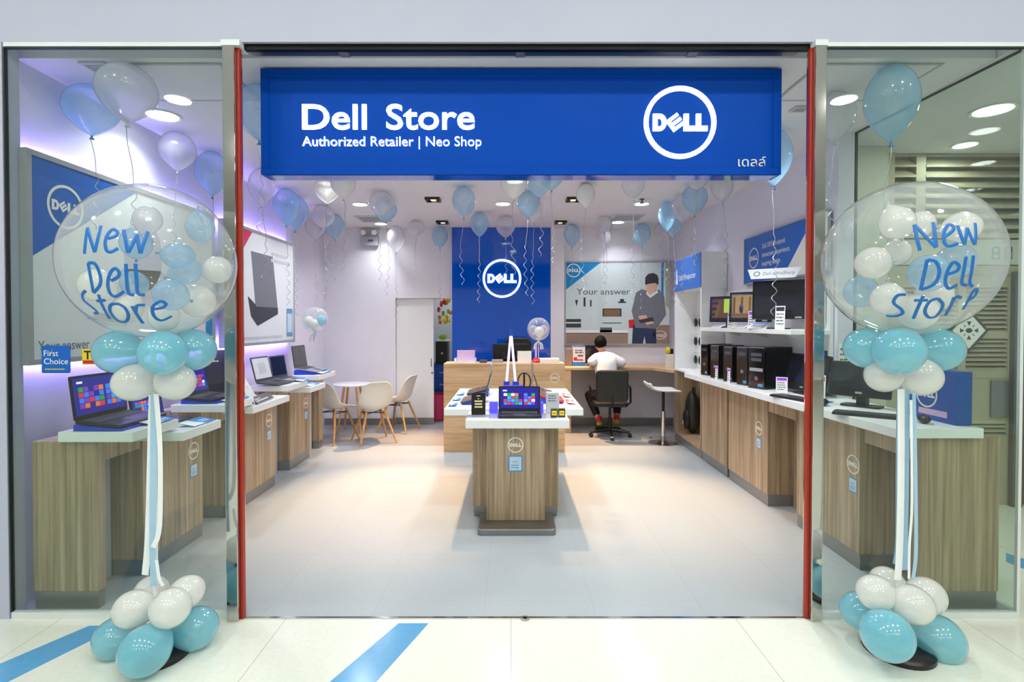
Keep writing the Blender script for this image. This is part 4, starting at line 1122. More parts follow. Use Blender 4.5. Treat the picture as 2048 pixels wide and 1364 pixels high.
MB(tw).box(-0.175, -0.107, 4.275, 4.355, 0.8455, 0.93).build('side_block', vio, tw); MB(tw).box(0.215, 0.262, 4.275, 4.355, 0.8455, 0.93).build('side_block', vio, tw)
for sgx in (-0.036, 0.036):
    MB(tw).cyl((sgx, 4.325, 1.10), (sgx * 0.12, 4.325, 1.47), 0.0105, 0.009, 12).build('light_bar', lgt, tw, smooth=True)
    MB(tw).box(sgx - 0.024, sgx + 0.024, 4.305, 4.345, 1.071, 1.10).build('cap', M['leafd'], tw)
ez = thing('easel_sign', 'small black easel sign with gold print at the left of the island', 'sign', (-0.255, 4.13, 0.8455))
ef = Fr((-0.255, 4.135, 0.857), (1, 0.06, 0), (0, 0.10, 0.995))
MB(ez).rbox(ef, -0.055, 0.055, 0.0, 0.172, -0.008, 0, 0.005).build('board', M['blackg'], ez)
a = MB(ez)
for i, (w, h) in enumerate(((0.03, 0.006), (0.012, 0.006), (0.062, 0.012), (0.056, 0.012), (0.062, 0.012))): a.rect(ef, -w / 2, w / 2, 0.145 - i * 0.022, 0.145 - i * 0.022 + h, 0.0004, 0.0014)
a.build('print', mat('pale_gold', (222, 206, 170), 0.4), ez)
MB(ez).rbox(Fr((-0.255, 4.12, 0.8455), (1, 0, 0), (0, 1, 0)), -0.085, 0.085, -0.06, 0.06, 0, 0.010, 0.02).build('foot', M['acryl'], ez)
bxp = MB(); bxp.box(0.285, 0.39, 4.27, 4.33, 0.8457, 1.015); wbx = bxp.build('carton', M['lgrey'], bevel=0.003)
tag(wbx, 'pale grey upright carton on the island, right of the laptop', 'carton')
a = MB(wbx); fr = Fr((0, 4.27, 0), FRONT); scribble(a, fr, 0.30, 0.375, 0.985, 0.008, 0, 3, 0.02, 0.001); a.build('print', M['txt'], wbx)
for i, x in enumerate((0.335, 0.393)):
    q_ = MB(); q_.box(x - 0.027, x + 0.027, 4.09, 4.14, 0.8457, 0.912); o = q_.build('small_box', M['blackg'], bevel=0.002)
    tag(o, ('small black box with yellow label on the island, next to the pale carton', 'small black and yellow box at the front right corner of the island')[i], 'box', 'small yellow labelled boxes')
    a = MB(o); a.rect(Fr((0, 4.09, 0), FRONT), x - 0.019, x + 0.019, 0.862, 0.898, 0.0004, 0.0014); a.rect(Fr((0, 4.09, 0), FRONT), x - 0.012, x + 0.012, 0.876, 0.881, 0.0015, 0.002, 1); a.build('yellow_label', [M['yellow'], M['black']], o)
laptop('dark laptop facing left on the island, front one on its left edge', (-0.33, 4.74, 0.902), -90, 0.32, 0.22, 28, 'off', 'grey', 13, 'laptops on the island', 0.20)
laptop('dark laptop facing left on the island, rear one on its left edge', (-0.32, 5.26, 0.902), -90, 0.34, 0.22, 20, 'off', 'black', 13, 'laptops on the island', 0.24, 'silver')
laptop('laptop with red lid facing right on the island, front one on its right edge', (0.36, 4.80, 0.902), 90, 0.32, 0.22, 30, 'off', 'redp', 13, 'laptops on the island', 0.19, 'grey')
laptop('brown lidded laptop facing right on the island, rear one on its right edge', (0.30, 5.20, 0.902), 90, 0.33, 0.22, 10, 'off', 'black', 13, 'laptops on the island', 0.25, 'pbrown')
for lb, x, y, yw in (('blue sloping stand under the front left island laptop', -0.33, 4.74, -90), ('blue sloping stand under the rear left island laptop', -0.32, 5.26, -90), ('blue sloping stand under the red lidded island laptop', 0.36, 4.80, 90), ('blue sloping stand under the brown lidded island laptop', 0.30, 5.20, 90)):
    wedge(lb, (x, y, 0.8655), yw, 0.28, 0.20, 0.010, 0.056, 'leafd', 'sloping stands on the island')
for i, (x, y, yw, m, lb) in enumerate(((-0.50, 4.60, -90, 0, 'blue leaflet on the left edge of the island, nearest the entrance'), (-0.50, 4.92, -90, 0, 'blue leaflet on the left edge of the island, halfway back'), (-0.50, 5.28, -90, 0, 'blue leaflet on the left edge of the island, farthest back'),
                             (0.53, 4.72, 90, 1, 'pink red leaflet on the right edge of the island, front'), (0.54, 5.15, 90, 1, 'pink red leaflet on the right edge of the island, rear'))):
    leaflet(lb, (x, y, 0.874), yw, 0.22, 0.07, m, 'leaflets on the island edges', 8)
leaflet('blue leaflet flat beside the tower in the middle of the island', (-0.16, 4.62, 0.869), 0, 0.16, 0.12, 0, 'leaflets on the island edges', 4)
hs = MB(); c = at(1048, 760, 4.7)
hs.tube([(c.x + 0.055 * cos(t_), 4.62, 1.065 + 0.075 * sin(t_)) for t_ in [R(-60 + 300 * i / 18) for i in range(19)]], 0.006, 8)
hd = hs.build('headset_band', M['black'], smooth=True)
hs2 = thing('headset', 'black headset on a little stand, island right of the tower', 'headset', (c.x, 4.62, 0.866))
hd.location = hd.location - hs2.location; hd.parent = hs2; hd.name = 'band'
for s_ in (-1, 1): MB().cyl((s_ * 0.03, 0, 0.13), (s_ * 0.052, 0, 0.13), 0.028, 0.024, 14).build('ear_cup', M['black'], hs2, smooth=True)
MB().lathe([(0.045, 0.0), (0.045, 0.006), (0.008, 0.012), (0.008, 0.27), (0.02, 0.275)], (0, 0.03, 0), 14).build('stand', M['black'], hs2, smooth=True)

# reception desk top
def boxthing(name, label, cat, x0, x1, y0, y1, z0, z1, m, bevel=0.003, group=None):
    return tag(MB().box(x0, x1, y0, y1, z0, z1).build(name, M[m], bevel=bevel), label, cat, group)
ZR = 1.0805
tr_ = thing('letter_tray', 'white letter tray holding a lilac folder on the reception counter', 'letter tray', (-0.57, 6.62, ZR))
f_ = MB(); f_.box(-0.13, 0.13, -0.11, 0.11, 0, 0.004).box(-0.13, -0.126, -0.11, 0.11, 0.004, 0.055).box(0.126, 0.13, -0.11, 0.11, 0.004, 0.055).box(-0.126, 0.126, 0.106, 0.11, 0.004, 0.055).box(-0.126, 0.126, -0.11, -0.106, 0.004, 0.03)
f_.build('tray', M['paper'], tr_)
boxthing('folder', 'upright lilac folder in the white letter tray', 'folder', -0.68, -0.455, 6.68, 6.70, ZR + 0.005, ZR + 0.15, 'lilac', 0.002)
boxthing('card_stand', 'white upright card on the reception counter before the black monitor', 'card', 0.08, 0.255, 6.60, 6.606, ZR, ZR + 0.145, 'paper', 0.001)
boxthing('paper_stack', 'low stack of white papers at the right end of the reception counter', 'papers', 0.36, 0.60, 6.55, 6.74, ZR, ZR + 0.05, 'paper', 0.002)
boxthing('phone', 'small dark phone lying on the reception counter', 'phone', -0.39, -0.30, 6.55, 6.66, ZR, ZR + 0.035, 'grey', 0.008)
boxthing('stapler', 'small silver stapler on the reception counter by the phone', 'stapler', -0.24, -0.10, 6.58, 6.63, ZR, ZR + 0.04, 'silver', 0.008)
pc = thing('pen_holder', 'red pen holder with white pen on the reception counter', 'pen holder', (0.31, 6.62, ZR))
MB().lathe([(0.055, 0), (0.055, 0.02), (0.035, 0.04), (0.03, 0.06)], (0, 0, 0), 16).build('base', M['redp'], pc, smooth=True)
MB().cyl((0, 0, 0.055), (0.004, 0, 0.20), 0.013, 0.010, 10).build('pen', M['lilac'], pc, smooth=True)
mo = thing('monitor', 'black monitor seen from behind on the reception desk', 'monitor', (0.0, 7.15, 0.7505))
MB().lathe([(0.12, 0), (0.12, 0.012), (0.02, 0.02), (0.02, 0.24)], (0, 0, 0), 20).build('stand', M['black'], mo, smooth=True)
MB().rbox(Fr((0, -0.02, 0), FRONT), -0.245, 0.215, 0.20, 0.545, -0.03, 0.0, 0.01).build('housing', M['black'], mo, bevel=0.006)
MB().rbox(Fr((0, -0.02, 0), FRONT), -0.15, 0.12, 0.25, 0.44, 0.0, 0.012, 0.02).build('back_cover', M['blackg'], mo)
tc = thing('task_chair', 'black chair back showing just above the reception monitor', 'chair', (0.10, 7.65, 0))
MB().rbox(Fr((0, 0, 0), FRONT), -0.2, 0.2, 0.62, 1.36, -0.05, 0.0, 0.09).build('backrest', M['leather'], tc, bevel=0.015)
MB().rbox(FLAT(), -0.23, 0.23, -0.46, 0.0, 0.42, 0.49, 0.06).build('seat', M['leather'], tc, bevel=0.02)
MB().cyl((0, -0.23, 0.06), (0, -0.23, 0.42), 0.03).build('post', M['black'], tc)
f_ = MB()
for k in range(5): f_.tube([(0, -0.23, 0.08), (0.26 * cos(k * 1.2566), -0.23 + 0.26 * sin(k * 1.2566), 0.03)], [0.026, 0.018], 8)
f_.build('star_base', M['black'], tc)

# back counter things
cs = thing('flyer_box', 'white and blue printed box standing on the back counter', 'box', (at(1155, 700, 7.8).x, 7.8, 0.9405))
MB().box(-0.075, 0.11, -0.03, 0.06, 0, 0.30).build('box', M['paper'], cs, bevel=0.003)
a = MB(); ff = Fr((0, -0.03, 0), FRONT)
a.rect(ff, -0.075, 0.11, 0.0, 0.06, 0.0004, 0.001, 0); a.rect(ff, -0.075, 0.11, 0.285, 0.30, 0.0004, 0.001, 2); a.rect(ff, -0.06, -0.01, 0.08, 0.13, 0.0004, 0.001, 1); scribble(a, ff, -0.04, 0.09, 0.22, 0.018, 3, 2, 0.03, 0.001); a.rect(ff, 0.0, 0.08, 0.14, 0.165, 0.0004, 0.001, 3); a.rect(ff, -0.01, 0.08, 0.08, 0.10, 0.0004, 0.001, 1)
a.build('print', [M['leaf'], M['redp'], M['blueb'], M['txt']], cs)
boxthing('magazine_stack', 'colourful magazines upright beside the white printed box', 'magazines', 0.80, 0.895, 7.76, 7.84, 0.9405, 1.19, 'pbrown', 0.003)
sm = thing('monitor', 'small dark monitor hidden behind the seated person on the back counter', 'monitor', (1.24, 7.93, 0.9405))
MB().rbox(Fr((0, 0, 0), FRONT), -0.135, 0.135, 0.03, 0.30, -0.03, 0, 0.01).build('housing', M['black'], sm, bevel=0.004)
MB().rect(Fr((0, 0, 0), FRONT), -0.12, 0.12, 0.05, 0.285, 0.0004, 0.0014).build('screen', M['scr_off'], sm)
MB().box(-0.09, 0.09, -0.06, 0.07, 0, 0.012).box(-0.02, 0.02, -0.028, -0.005, 0.012, 0.06).build('stand', M['black'], sm)
cb = boxthing('carton', 'cream carton at the right end of the back counter', 'carton', at(1333, 716, 7.5).x, at(1346, 716, 7.5).x, 7.46, 7.56, 0.9405, 1.135, 'whitep')
tp = thing('tape_dispenser', 'yellow and black tape dispenser on top of the cream carton', 'tape dispenser', (at(1340, 700, 7.51).x, 7.51, 1.1355))
MB().cyl((-0.055, 0, 0.045), (-0.01, 0, 0.045), 0.045, 0.045, 18).build('roll', M['yellow'], tp, smooth=True)
MB().box(-0.008, 0.045, -0.03, 0.03, 0, 0.075).build('handle', M['black'], tp, bevel=0.012)
kb = at(1235, 733, 7.75)
boxthing('notebook', 'white notebook under the hands of the seated person', 'notebook', 1.30, 1.56, 7.62, 7.82, 0.9405, 0.945, 'paper', 0.001)

# right wall: monitors on the shelf
ZS = 1.5255
def monitor(label, x, y, yaw, w, h, zb, face, group='monitors on the right wall shelf', z0=ZS, tilt=4):
    t = thing('monitor', label, 'monitor', (x, y, z0), R(yaw), group)
    MB().rbox(FLAT(), -0.09, 0.09, -0.035, 0.06, 0, 0.010, 0.03).build('foot', M['black'], t)
    MB().rbox(Fr((0, 0.03, 0), FRONT), -0.03, 0.03, 0.010, zb + h * 0.5, -0.02, 0, 0.01).build('neck', M['black'], t)
    a = R(tilt); mf = Fr((0, -0.005, zb), (1, 0, 0), (0, sin(a), cos(a)))
    hz_ = MB().rbox(mf, -w / 2, w / 2, 0, h, -0.03, 0, 0.008).build('housing', M['black'], t, bevel=0.003)
    s = MB(); b = 0.018
    s.rect(mf, -w / 2 + b, w / 2 - b, b + 0.014, h - b, 0.0004, 0.0014, 0)
    if face == 'green':
        s.rect(mf, -w / 2 + b + 0.012, w / 2 - b - 0.012, b + 0.026, h - b - 0.012, 0.0016, 0.002, 3)
        s.rect(mf, -w * 0.10, w / 2 - b - 0.012, b + 0.08, h - b - 0.012, 0.0022, 0.0026, 2)
        s.prism([(-w * 0.36, b + 0.03), (-w * 0.26, b + 0.03), (-w * 0.18, h - b - 0.02), (-w * 0.30, h - b - 0.05)], mf, 0.0022, 0.0026, 1)
        for i in range(3): s.rect(mf, -w * 0.42, -w * 0.34 + i * 0.02, b + 0.05 + i * 0.06, b + 0.075 + i * 0.06, 0.0022, 0.0026, 0)
    if face == 'gold':
        s.rect(mf, -w / 2 + b + 0.012, w / 2 - b - 0.012, b + 0.026, h - b - 0.012, 0.0016, 0.002, 4)
        for i in range(4):
            x0 = -w * 0.40 + i * w * 0.19
            s.rect(mf, x0, x0 + w * 0.05, b + 0.06, h - b - 0.03, 0.0022, 0.0026, 3 if i < 2 else 1)
        s.rect(mf, -w * 0.42, w * 0.42, b + 0.03, b + 0.065, 0.0028, 0.0032, 1)
        s.disc(mf, -w * 0.2, h * 0.45, 0.02, 0.045, 0.0028, 0.0032, 0, 12)
    s.build('screen', [M['scr_off'], M['t_brown'], M['t_lime'], mat('screen_wood', (92, 66, 44), 0.3, emit=(90, 62, 40), es=0.35), mat('screen_gold', (150, 126, 84), 0.3, emit=(150, 120, 70), es=0.4)], hz_)
    a_ = MB(); a_.rect(mf, w * 0.30, w * 0.42, 0.006, 0.02, 0.0004, 0.0012); a_.build('badge', M['silver'], hz_)
    return t
monitor('small monitor with a green and brown picture, farthest on the wall shelf', 2.285, 5.60, -48, 0.40, 0.275, 0.06, 'green')
monitor('middle monitor with a golden street picture on the wall shelf', 2.275, 5.06, -48, 0.40, 0.29, 0.06, 'gold')
m3 = monitor('large dark monitor with a paper banner on top of the wall shelf', 2.27, 4.50, -38, 0.42, 0.33, 0.085, 'off')
bn = thing('paper_banner', 'grey paper banner lying over the top of the large dark monitor', 'banner', (2.245, 4.48, ZS + 0.405), R(-38))
bnf = Fr((0, -0.06, 0.02), (1, 0, 0), (0, 0.5, 0.87))
MB().prism([(-0.19, 0.0), (0.15, 0.0), (0.19, 0.10), (-0.23, 0.10)], bnf, 0, 0.002).build('sheet', M['lgrey'], bn)
a = MB(); a.ring(bnf, -0.15, 0.05, 0.018, 0.026, 0.0022, 0.003, 0, 18); write(a, 'Dell UltraSharp', bnf, -0.10, 0.035, 0.032, 0, 0.0022, 0.003, 0.0, 0.24); a.build('print', M['txt'], bn)
def card(label, x, y, z, yaw, w, h, lean=10, m='paper', top='t_purple', group='price cards on the right counter', foot=True):
    t = thing('price_card', label, 'price card', (x, y, z), R(yaw), group)
    a = R(lean); cf = Fr((0, 0, 0.001), (1, 0, 0), (0, sin(a), cos(a)))
    MB().rect(cf, -w / 2, w / 2, 0, h, 0, 0.002).build('card', M[m], t)
    if foot: MB().box(-w / 2, w / 2, 0.003, 0.045, 0, 0.0012).build('foot', M[m], t)
    p_ = MB(); 
    p_.rect(cf, -w * 0.42, w * 0.42, h * 0.78, h * 0.95, 0.0022, 0.0028, 0)
    scribble(p_, cf, -w * 0.38, w * 0.4, h * 0.62, h * 0.05, 1, 4, h * 0.14, 0.0028)
    p_.build('print', [M[top], M['txt']], t)
    return t
for lb, px, Y, w in (('white price card on the shelf edge under the farthest monitor', 1434, 5.75, 0.19), ('white price card on the shelf edge under the middle monitor', 1476, 5.2, 0.22)):
    card(lb, 2.172, Y - 0.12, ZS, -80, w, 0.075, 62, group='price cards on the wall shelf', foot=False)
card('wide white spec card with blue corner on the shelf edge under the large monitor', 2.168, 4.70, ZS, -76, 0.25, 0.085, 55, 'paper', 't_blue', 'price cards on the wall shelf', False)
card('tall white card in front of the farthest monitor on the shelf', 2.20, 5.33, ZS, -60, 0.06, 0.15, 5, 'paper', 't_purple', 'price cards on the wall shelf')
card('tall white card between middle and large monitor on the shelf', 2.19, 4.83, ZS, -60, 0.075, 0.16, 5, 'paper', 't_purple', 'price cards on the wall shelf')
card('tall white card with dark picture before the large monitor', 2.195, 4.33, ZS, -45, 0.075, 0.19, 5, 'paper', 'pdark', 'price cards on the wall shelf')
sp2 = MB(); sp2.rect(Fr((2.462, 4.26, 1.56), RIGHTW), 0, 0.11, 0, 0.36, 0, 0.003); so = sp2.build('spec_strip', M['paper']); tag(so, 'narrow white spec strip on the wall right of the large monitor', 'spec strip')
a = MB(so); 
for i in range(4): a.disc(Fr((2.4585, 4.26, 1.56), RIGHTW), 0.055, 0.06 + i * 0.08, 0.018, 0.022, 0, 0.001, 0, 12)
a.build('print', M['txt'], so)

# towers on the worktop
def tower(label, x, y, yaw, w, h, d, big=False):
    t = thing('computer_tower', label, 'computer', (x, y, ZW), R(yaw), 'black computer towers on the right worktop')
    MB().box(-w / 2, w / 2, 0.012, d, 0, h).build('case', M['black'], t, bevel=0.003)
    MB().rbox(Fr((0, 0.0, 0), FRONT), -w / 2, w / 2, 0.0, h, -0.012, 0.006, 0.006).build('front_panel', M['blackg'], t, bevel=0.002); fp_ = [o for o in t.children if o.name.startswith('front_panel')][0]
    fr = Fr((0, -0.006, 0), FRONT)
    MB().rect(fr, -w / 2 + 0.004, w / 2 - 0.004, h - 0.006, h - 0.002, 0.0, 0.001).build('trim_strip', M['silver'], fp_)
    a = MB(); a.ring(fr, 0, h * (0.36 if not big else 0.25), 0.013, 0.017, 0.0002, 0.001, 0, 18); a.rect(fr, -0.010, 0.010, h * (0.36 if not big else 0.25) - 0.003, h * (0.36 if not big else 0.25) + 0.003, 0.0002, 0.001); a.build('ring_logo', M['silver'], t)
    MB().rect(fr, -w * 0.32, w * 0.32, h * 0.78, h * 0.86, 0.0, 0.0015).build('drive_door', M['grey'], fp_)
    if big:
        MB().rect(fr, -w * 0.32, w * 0.32, h * 0.66, h * 0.74, 0.0, 0.0015).build('drive_door', M['grey'], fp_)
        MB().rect(fr, -w * 0.4, w * 0.4, h * 0.42, h * 0.50, 0.0, 0.003).build('port_bar', M['silver'], fp_)
    a = MB(); a.rect(fr, w * 0.1, w * 0.4, 0.02, 0.045, 0.0002, 0.001); a.build('sticker', M['sticker'], fp_)
    return t
tower('slim black computer tower, farthest from the entrance', 2.115, 5.78, -72, 0.115, 0.34, 0.31)
tower('slim black computer tower, second farthest from the entrance', 2.105, 5.46, -72, 0.125, 0.34, 0.31)
tower('slim black computer tower, middle one of the row of five', 2.110, 5.14, -72, 0.125, 0.34, 0.31)
tower('black computer tower with pink sticker, second nearest the entrance', 2.125, 4.86, -72, 0.135, 0.35, 0.31)
tower('large black computer tower with silver port bar, nearest the entrance', 2.135, 4.60, -68, 0.175, 0.36, 0.32, True)
for lb, x, y, hh in (('narrow white spec card between the second and third slim tower', 2.055, 5.30, 0.14), ('narrow white spec card between the third and fourth tower', 2.06, 5.01, 0.14)):
    card(lb, x, y, ZW, -60, 0.03, hh, 3)
card('white price card standing before the large black tower', 2.20, 4.30, ZW, -30, 0.085, 0.13, 6)

# all in one computers, keyboards, mice
def all_in_one(label, x, y, yaw, w, h, zb, lean, face='off', neck=True):
    t = thing('desktop_computer', label, 'computer', (x, y, ZW), R(yaw), 'desktop screens on the right worktop')
    a = R(lean); mf = Fr((0, 0, zb), (1, 0, 0), (0, sin(a), cos(a)))
    MB().rbox(mf, -w / 2, w / 2, 0, h, -0.03, 0, 0.012).build('housing', M['black'], t, bevel=0.004)
    b = 0.022
    MB().rect(mf, -w / 2 + b, w / 2 - b, 0.06, h - b, 0.0004, 0.0014).build('screen', M['scr_off'], t)
    a_ = MB(); a_.rect(mf, -0.02, 0.02, 0.022, 0.036, 0.0004, 0.0012); a_.build('badge', M['silver'], t)
    MB().rbox(FLAT(), -0.12, 0.12, 0.0, 0.13, 0, 0.012, 0.03).build('foot', M['black'], t)
    MB().prism([(0.05, 0.012), (0.11, 0.012), (0.09 + h * 0.5 * sin(a), h * 0.45 + zb), (0.03 + h * 0.5 * sin(a) * 0.9, h * 0.45 + zb)], Fr((-0.03, 0, 0), (0, 1, 0)), 0, 0.06).build('neck', M['black'], t)
    return t
all_in_one('black touch screen computer leaning back, crossed by the right steel post', 2.315, 4.23, -84, 0.48, 0.30, 0.03, 14)
all_in_one('large black monitor behind the right balloon column on the worktop', 2.35, 3.58, -52, 0.37, 0.24, 0.07, 8)
def keyboard(label, x, y, yaw, w=0.40, d=0.13):
    t = thing('keyboard', label, 'keyboard', (x, y, ZW), R(yaw), 'keyboards on the right worktop')
    MB().rbox(FLAT(), -w / 2, w / 2, -d / 2, d / 2, 0, 0.014, 0.008).build('tray', M['black'], t, bevel=0.003)
    k = MB(); kw, kh = w * 0.94 / 17, d * 0.86 / 5
    for i in range(17):
        for j in range(5): k.box(-w * 0.47 + i * kw + 0.001, -w * 0.47 + (i + 1) * kw - 0.0015, -d * 0.43 + j * kh + 0.001, -d * 0.43 + (j + 1) * kh - 0.0015, 0.0145, 0.019)
    k.build('keys', M['grey'], t)
def mouse(label, x, y, yaw):
    t = thing('mouse', label, 'mouse', (x, y, ZW), R(yaw), 'mice on the right worktop')
    MB().ball((0, 0, 0.0245), 0.03, 0.052, 0.024, 16, 8).build('shell', M['black'], t, smooth=True)
    MB().cyl((-0.004, -0.022, 0.043), (0.004, -0.022, 0.043), 0.007).build('wheel', M['grey'], t)
keyboard('black keyboard on the worktop left of the right steel post', 2.13, 3.98, -74, 0.36, 0.13)
leaflet('long blue strip leaflet behind the keyboard by the right steel post', (2.235, 3.98, ZW + 0.004), -76, 0.42, 0.05, 0, 'leaflets on the right worktop', 6)
keyboard('black keyboard behind the right glass, in front of the big monitor', 2.20, 3.25, -38, 0.38, 0.13)
mouse('black mouse on the worktop right behind the right steel post', 2.165, 3.66, -40)
mouse('black mouse at the worktop edge behind the right balloon column', 2.36, 3.02, -20)
card('white and pink standing price card behind the right glass, between two screens', 2.19, 3.76, ZW, -45, 0.075, 0.20, 6, 'paper', 'crimson')
wp = thing('wall_card', 'white info card with grey print on the wall beside the touch screen', 'info card', (2.52, 4.03, 1.30))
wf = Fr((2.565, 4.052, 1.30), FRONT)
# blue carton at the end of the counter
bxn = thing('carton', 'big blue carton with white ring on the counter end behind the right glass', 'carton', (2.475, 3.15, ZW), R(-90))
MB().box(-0.22, 0.21, 0.0, 0.09, 0, 0.30).build('box', M['blueb'], bxn, bevel=0.003)
a = MB(); cf = Fr((0, 0, 0), FRONT); logo(a, cf, 0.0, 0.15, 0.08, 0); a.build('ring_logo', M['decal'], bxn)
MB().rect(cf, -0.06, 0.15, 0.03, 0.065, 0.0004, 0.0012).build('strip_label', M['lilac'], bxn)
bpy.data.objects.remove(wp)
tag(MB().rect(Fr((2.50, 4.058, 1.20), FRONT), 0.01, 0.11, 0.0, 0.22, 0, 0.002).build('info_card', M['paper']), 'white info card with grey print on the white wall end, right glass', 'info card')
a_ = bpy.data.objects['info_card']; s_ = MB(a_); scribble(s_, Fr((2.50, 4.0558, 1.20), FRONT), 0.02, 0.10, 0.17, 0.012, 0, 4, 0.04, 0.001); s_.build('print', M['txt'], a_)
bs = MB(); bs.rect(Fr((2.469, 4.18, 1.22), RIGHTW), 0, 0.05, 0, 0.14, 0, 0.002); tag(bs.build('blue_sign', M['bluep']), 'small blue sign on the wall left of the right steel post', 'sign')

# hanging mouse packs in the niche
pk = None
n_ = 0
PL = ['top left pack of a black mouse hanging in the white niche', 'top right pack of a black mouse hanging in the white niche', 'middle left pack of a black mouse in the white niche', 'middle right pack of a black mouse in the white niche', 'bottom left pack of a black mouse in the white niche', 'bottom right pack of a black mouse in the white niche']
for r_ in range(3):
    for c_ in range(2):
        y, z = 7.02 - c_ * 0.17, 1.48 - r_ * 0.245
        if pk is None:
            pk = thing('mouse_pack', PL[0], 'mouse pack', (2.4745, y, z), 0, 'mouse packs in the white niche')
            MB().box(-0.004, 0, -0.055, 0.055, 0.0, 0.20).build('backing_card', M['paper'], pk)
            MB().ball((-0.025, 0.015, 0.10), 0.02, 0.035, 0.058, 14, 8).build('mouse', M['blackg'], pk, smooth=True)
            MB().cyl((0, 0, 0.19), (-0.06, 0, 0.195), 0.003).build('hook', M['chrome'], pk)
            o = pk
        else:
            o = copy_tree(pk); o.location = (2.4745, y, z); o['label'] = PL[n_]
        n_ += 1
# black bag in the open shelf
bg_ = thing('backpack', 'black backpack in the open oak shelf at the far right', 'backpack', (2.37, 6.92, 0.13))
MB().ball((0, 0, 0.28), 0.09, 0.13, 0.28, 18, 12).build('body', M['leather'], bg_, smooth=True)
MB().ball((-0.075, 0, 0.19), 0.04, 0.10, 0.14, 14, 8).build('pocket', M['leather'], bg_, smooth=True)
MB().rect(Fr((-0.118, 0.02, 0.12), RIGHTW), 0, 0.04, 0, 0.05, 0, 0.003).build('label_patch', M['lgrey'], bg_)
MB().tube([(0.02, -0.04, 0.54), (0.02, -0.03, 0.60), (0.02, 0.03, 0.60), (0.02, 0.04, 0.54)], 0.010, 8).build('handle', M['black'], bg_)
# store room things seen through the opening
xs = lambda px, Y: (px - 1022) * Y / F
dr = thing('drawer_unit', 'dark blue drawer unit in the store room doorway', 'drawer unit', (xs(885, 8.9), 8.9, 0))
MB().box(-0.22, 0.2, 0, 0.4, 0.0, 0.88).build('body', M['blueb'], dr)
for k in range(4): 
    d_ = MB().box(-0.21, 0.19, -0.012, -0.001, 0.06 + k * 0.2, 0.24 + k * 0.2).build('drawer', M['bluep'], dr); MB().box(-0.05, 0.05, -0.022, -0.013, 0.13 + k * 0.2, 0.15 + k * 0.2).build('handle', M['silver'], d_)
tw2 = thing('computer_tower', 'black computer tower on the blue drawers in the store room', 'computer', (xs(884, 8.95), 8.95, 0.8805))
MB().box(-0.11, 0.09, 0, 0.3, 0, 0.38).build('case', M['black'], tw2, bevel=0.004); MB().lathe([(0.02, 0), (0.02, 0.004)], (0, -0.004, 0.18), 12, 0, Matrix.Rotation(R(90), 3, 'X')).build('ring_logo', M['silver'], tw2)
wsh = tag(MB().box(-0.13, 0.13, 0, 0.3, 0, 0.02).build('board', M['white']), 'white board lying on the store room tower', 'board'); wsh.location = (xs(884, 8.95), 9.1, 1.2625)
tag(MB().ball((xs(884, 8.95), 9.05, 1.335), 0.07, 0.07, 0.05).build('green_bowl', M['green'], smooth=True), 'lime green bowl on top of the store room board', 'bowl')
pb = thing('waste_bin', 'deep pink round bin on the store room floor', 'bin', (xs(876, 8.7), 8.62, 0)); MB().lathe([(0.13, 0), (0.15, 0.02), (0.17, 0.40), (0.175, 0.42), (0.16, 0.42), (0.15, 0.10)], (0, 0, 0), 24).build('shell', M['pink'], pb, smooth=True)
gar = thing('festive_garland', 'red and gold festive decoration hanging in the store room doorway', 'decoration', (xs(888, 9.0), 9.0, 1.60))
MB().tube([(0, 0, 0.38), (0, 0, 1.095)], 0.004).build('cord', M['redp'], gar)
rnd = random.Random(3)
for k in range(16):
    x = rnd.uniform(-0.15, 0.12); z = rnd.uniform(-0.02, 0.38)
    MB().ball((x, rnd.uniform(-0.04, 0.04), z), 0.03, 0.03, rnd.uniform(0.035, 0.06), 10, 6).build('pendant', M[('redp', 'yellow', 'orange', 'green')[k % 4 if k < 14 else 1]], gar, smooth=True)
MB().box(-0.17, 0.14, -0.004, 0.004, 0.375, 0.385).build('rod', M['yellow'], gar)

# ================================================================== BALLOONS
def balloon_profile(n=26):
    """unit balloon: width 1, neck at z=0, crown at z about 1.15"""
    P = [(0.028, 0.0), (0.032, 0.012)]
    zc = 0.63
    for i in range(1, n // 2 + 1):
        t = i / (n // 2)
        P.append((0.032 + 0.468 * sin(pi / 2 * t ** 0.86), 0.012 + (zc - 0.012) * t))
    for i in range(1, n // 2 + 1):
        q_ = pi / 2 * i / (n // 2)
        P.append((max(0.5 * cos(q_), 0.004), zc + (1.15 - zc) * sin(q_)))
    return P
_bm = {}
def balloon_mesh(m):
    if m not in _bm:
        me = MB().lathe(balloon_profile(), (0, 0, 0), 28).mesh('balloon', M[m])
        me.polygons.foreach_set('use_smooth', [True] * len(me.polygons))
        _bm[m] = me
    return _bm[m]
_kn = {}
def knot_mesh(m):
    if m not in _kn:
        k = MB(); k.lathe([(0.052, -0.075), (0.030, -0.045), (0.020, -0.02), (0.03, 0.012)], (0, 0, 0), 12)
        _kn[m] = k.mesh('knot', m)
        _kn[m].polygons.foreach_set('use_smooth', [True] * len(_kn[m].polygons))
    return _kn[m]
KB, KW = M['knot'], mat('white_knot', (196, 198, 196), 0.4)
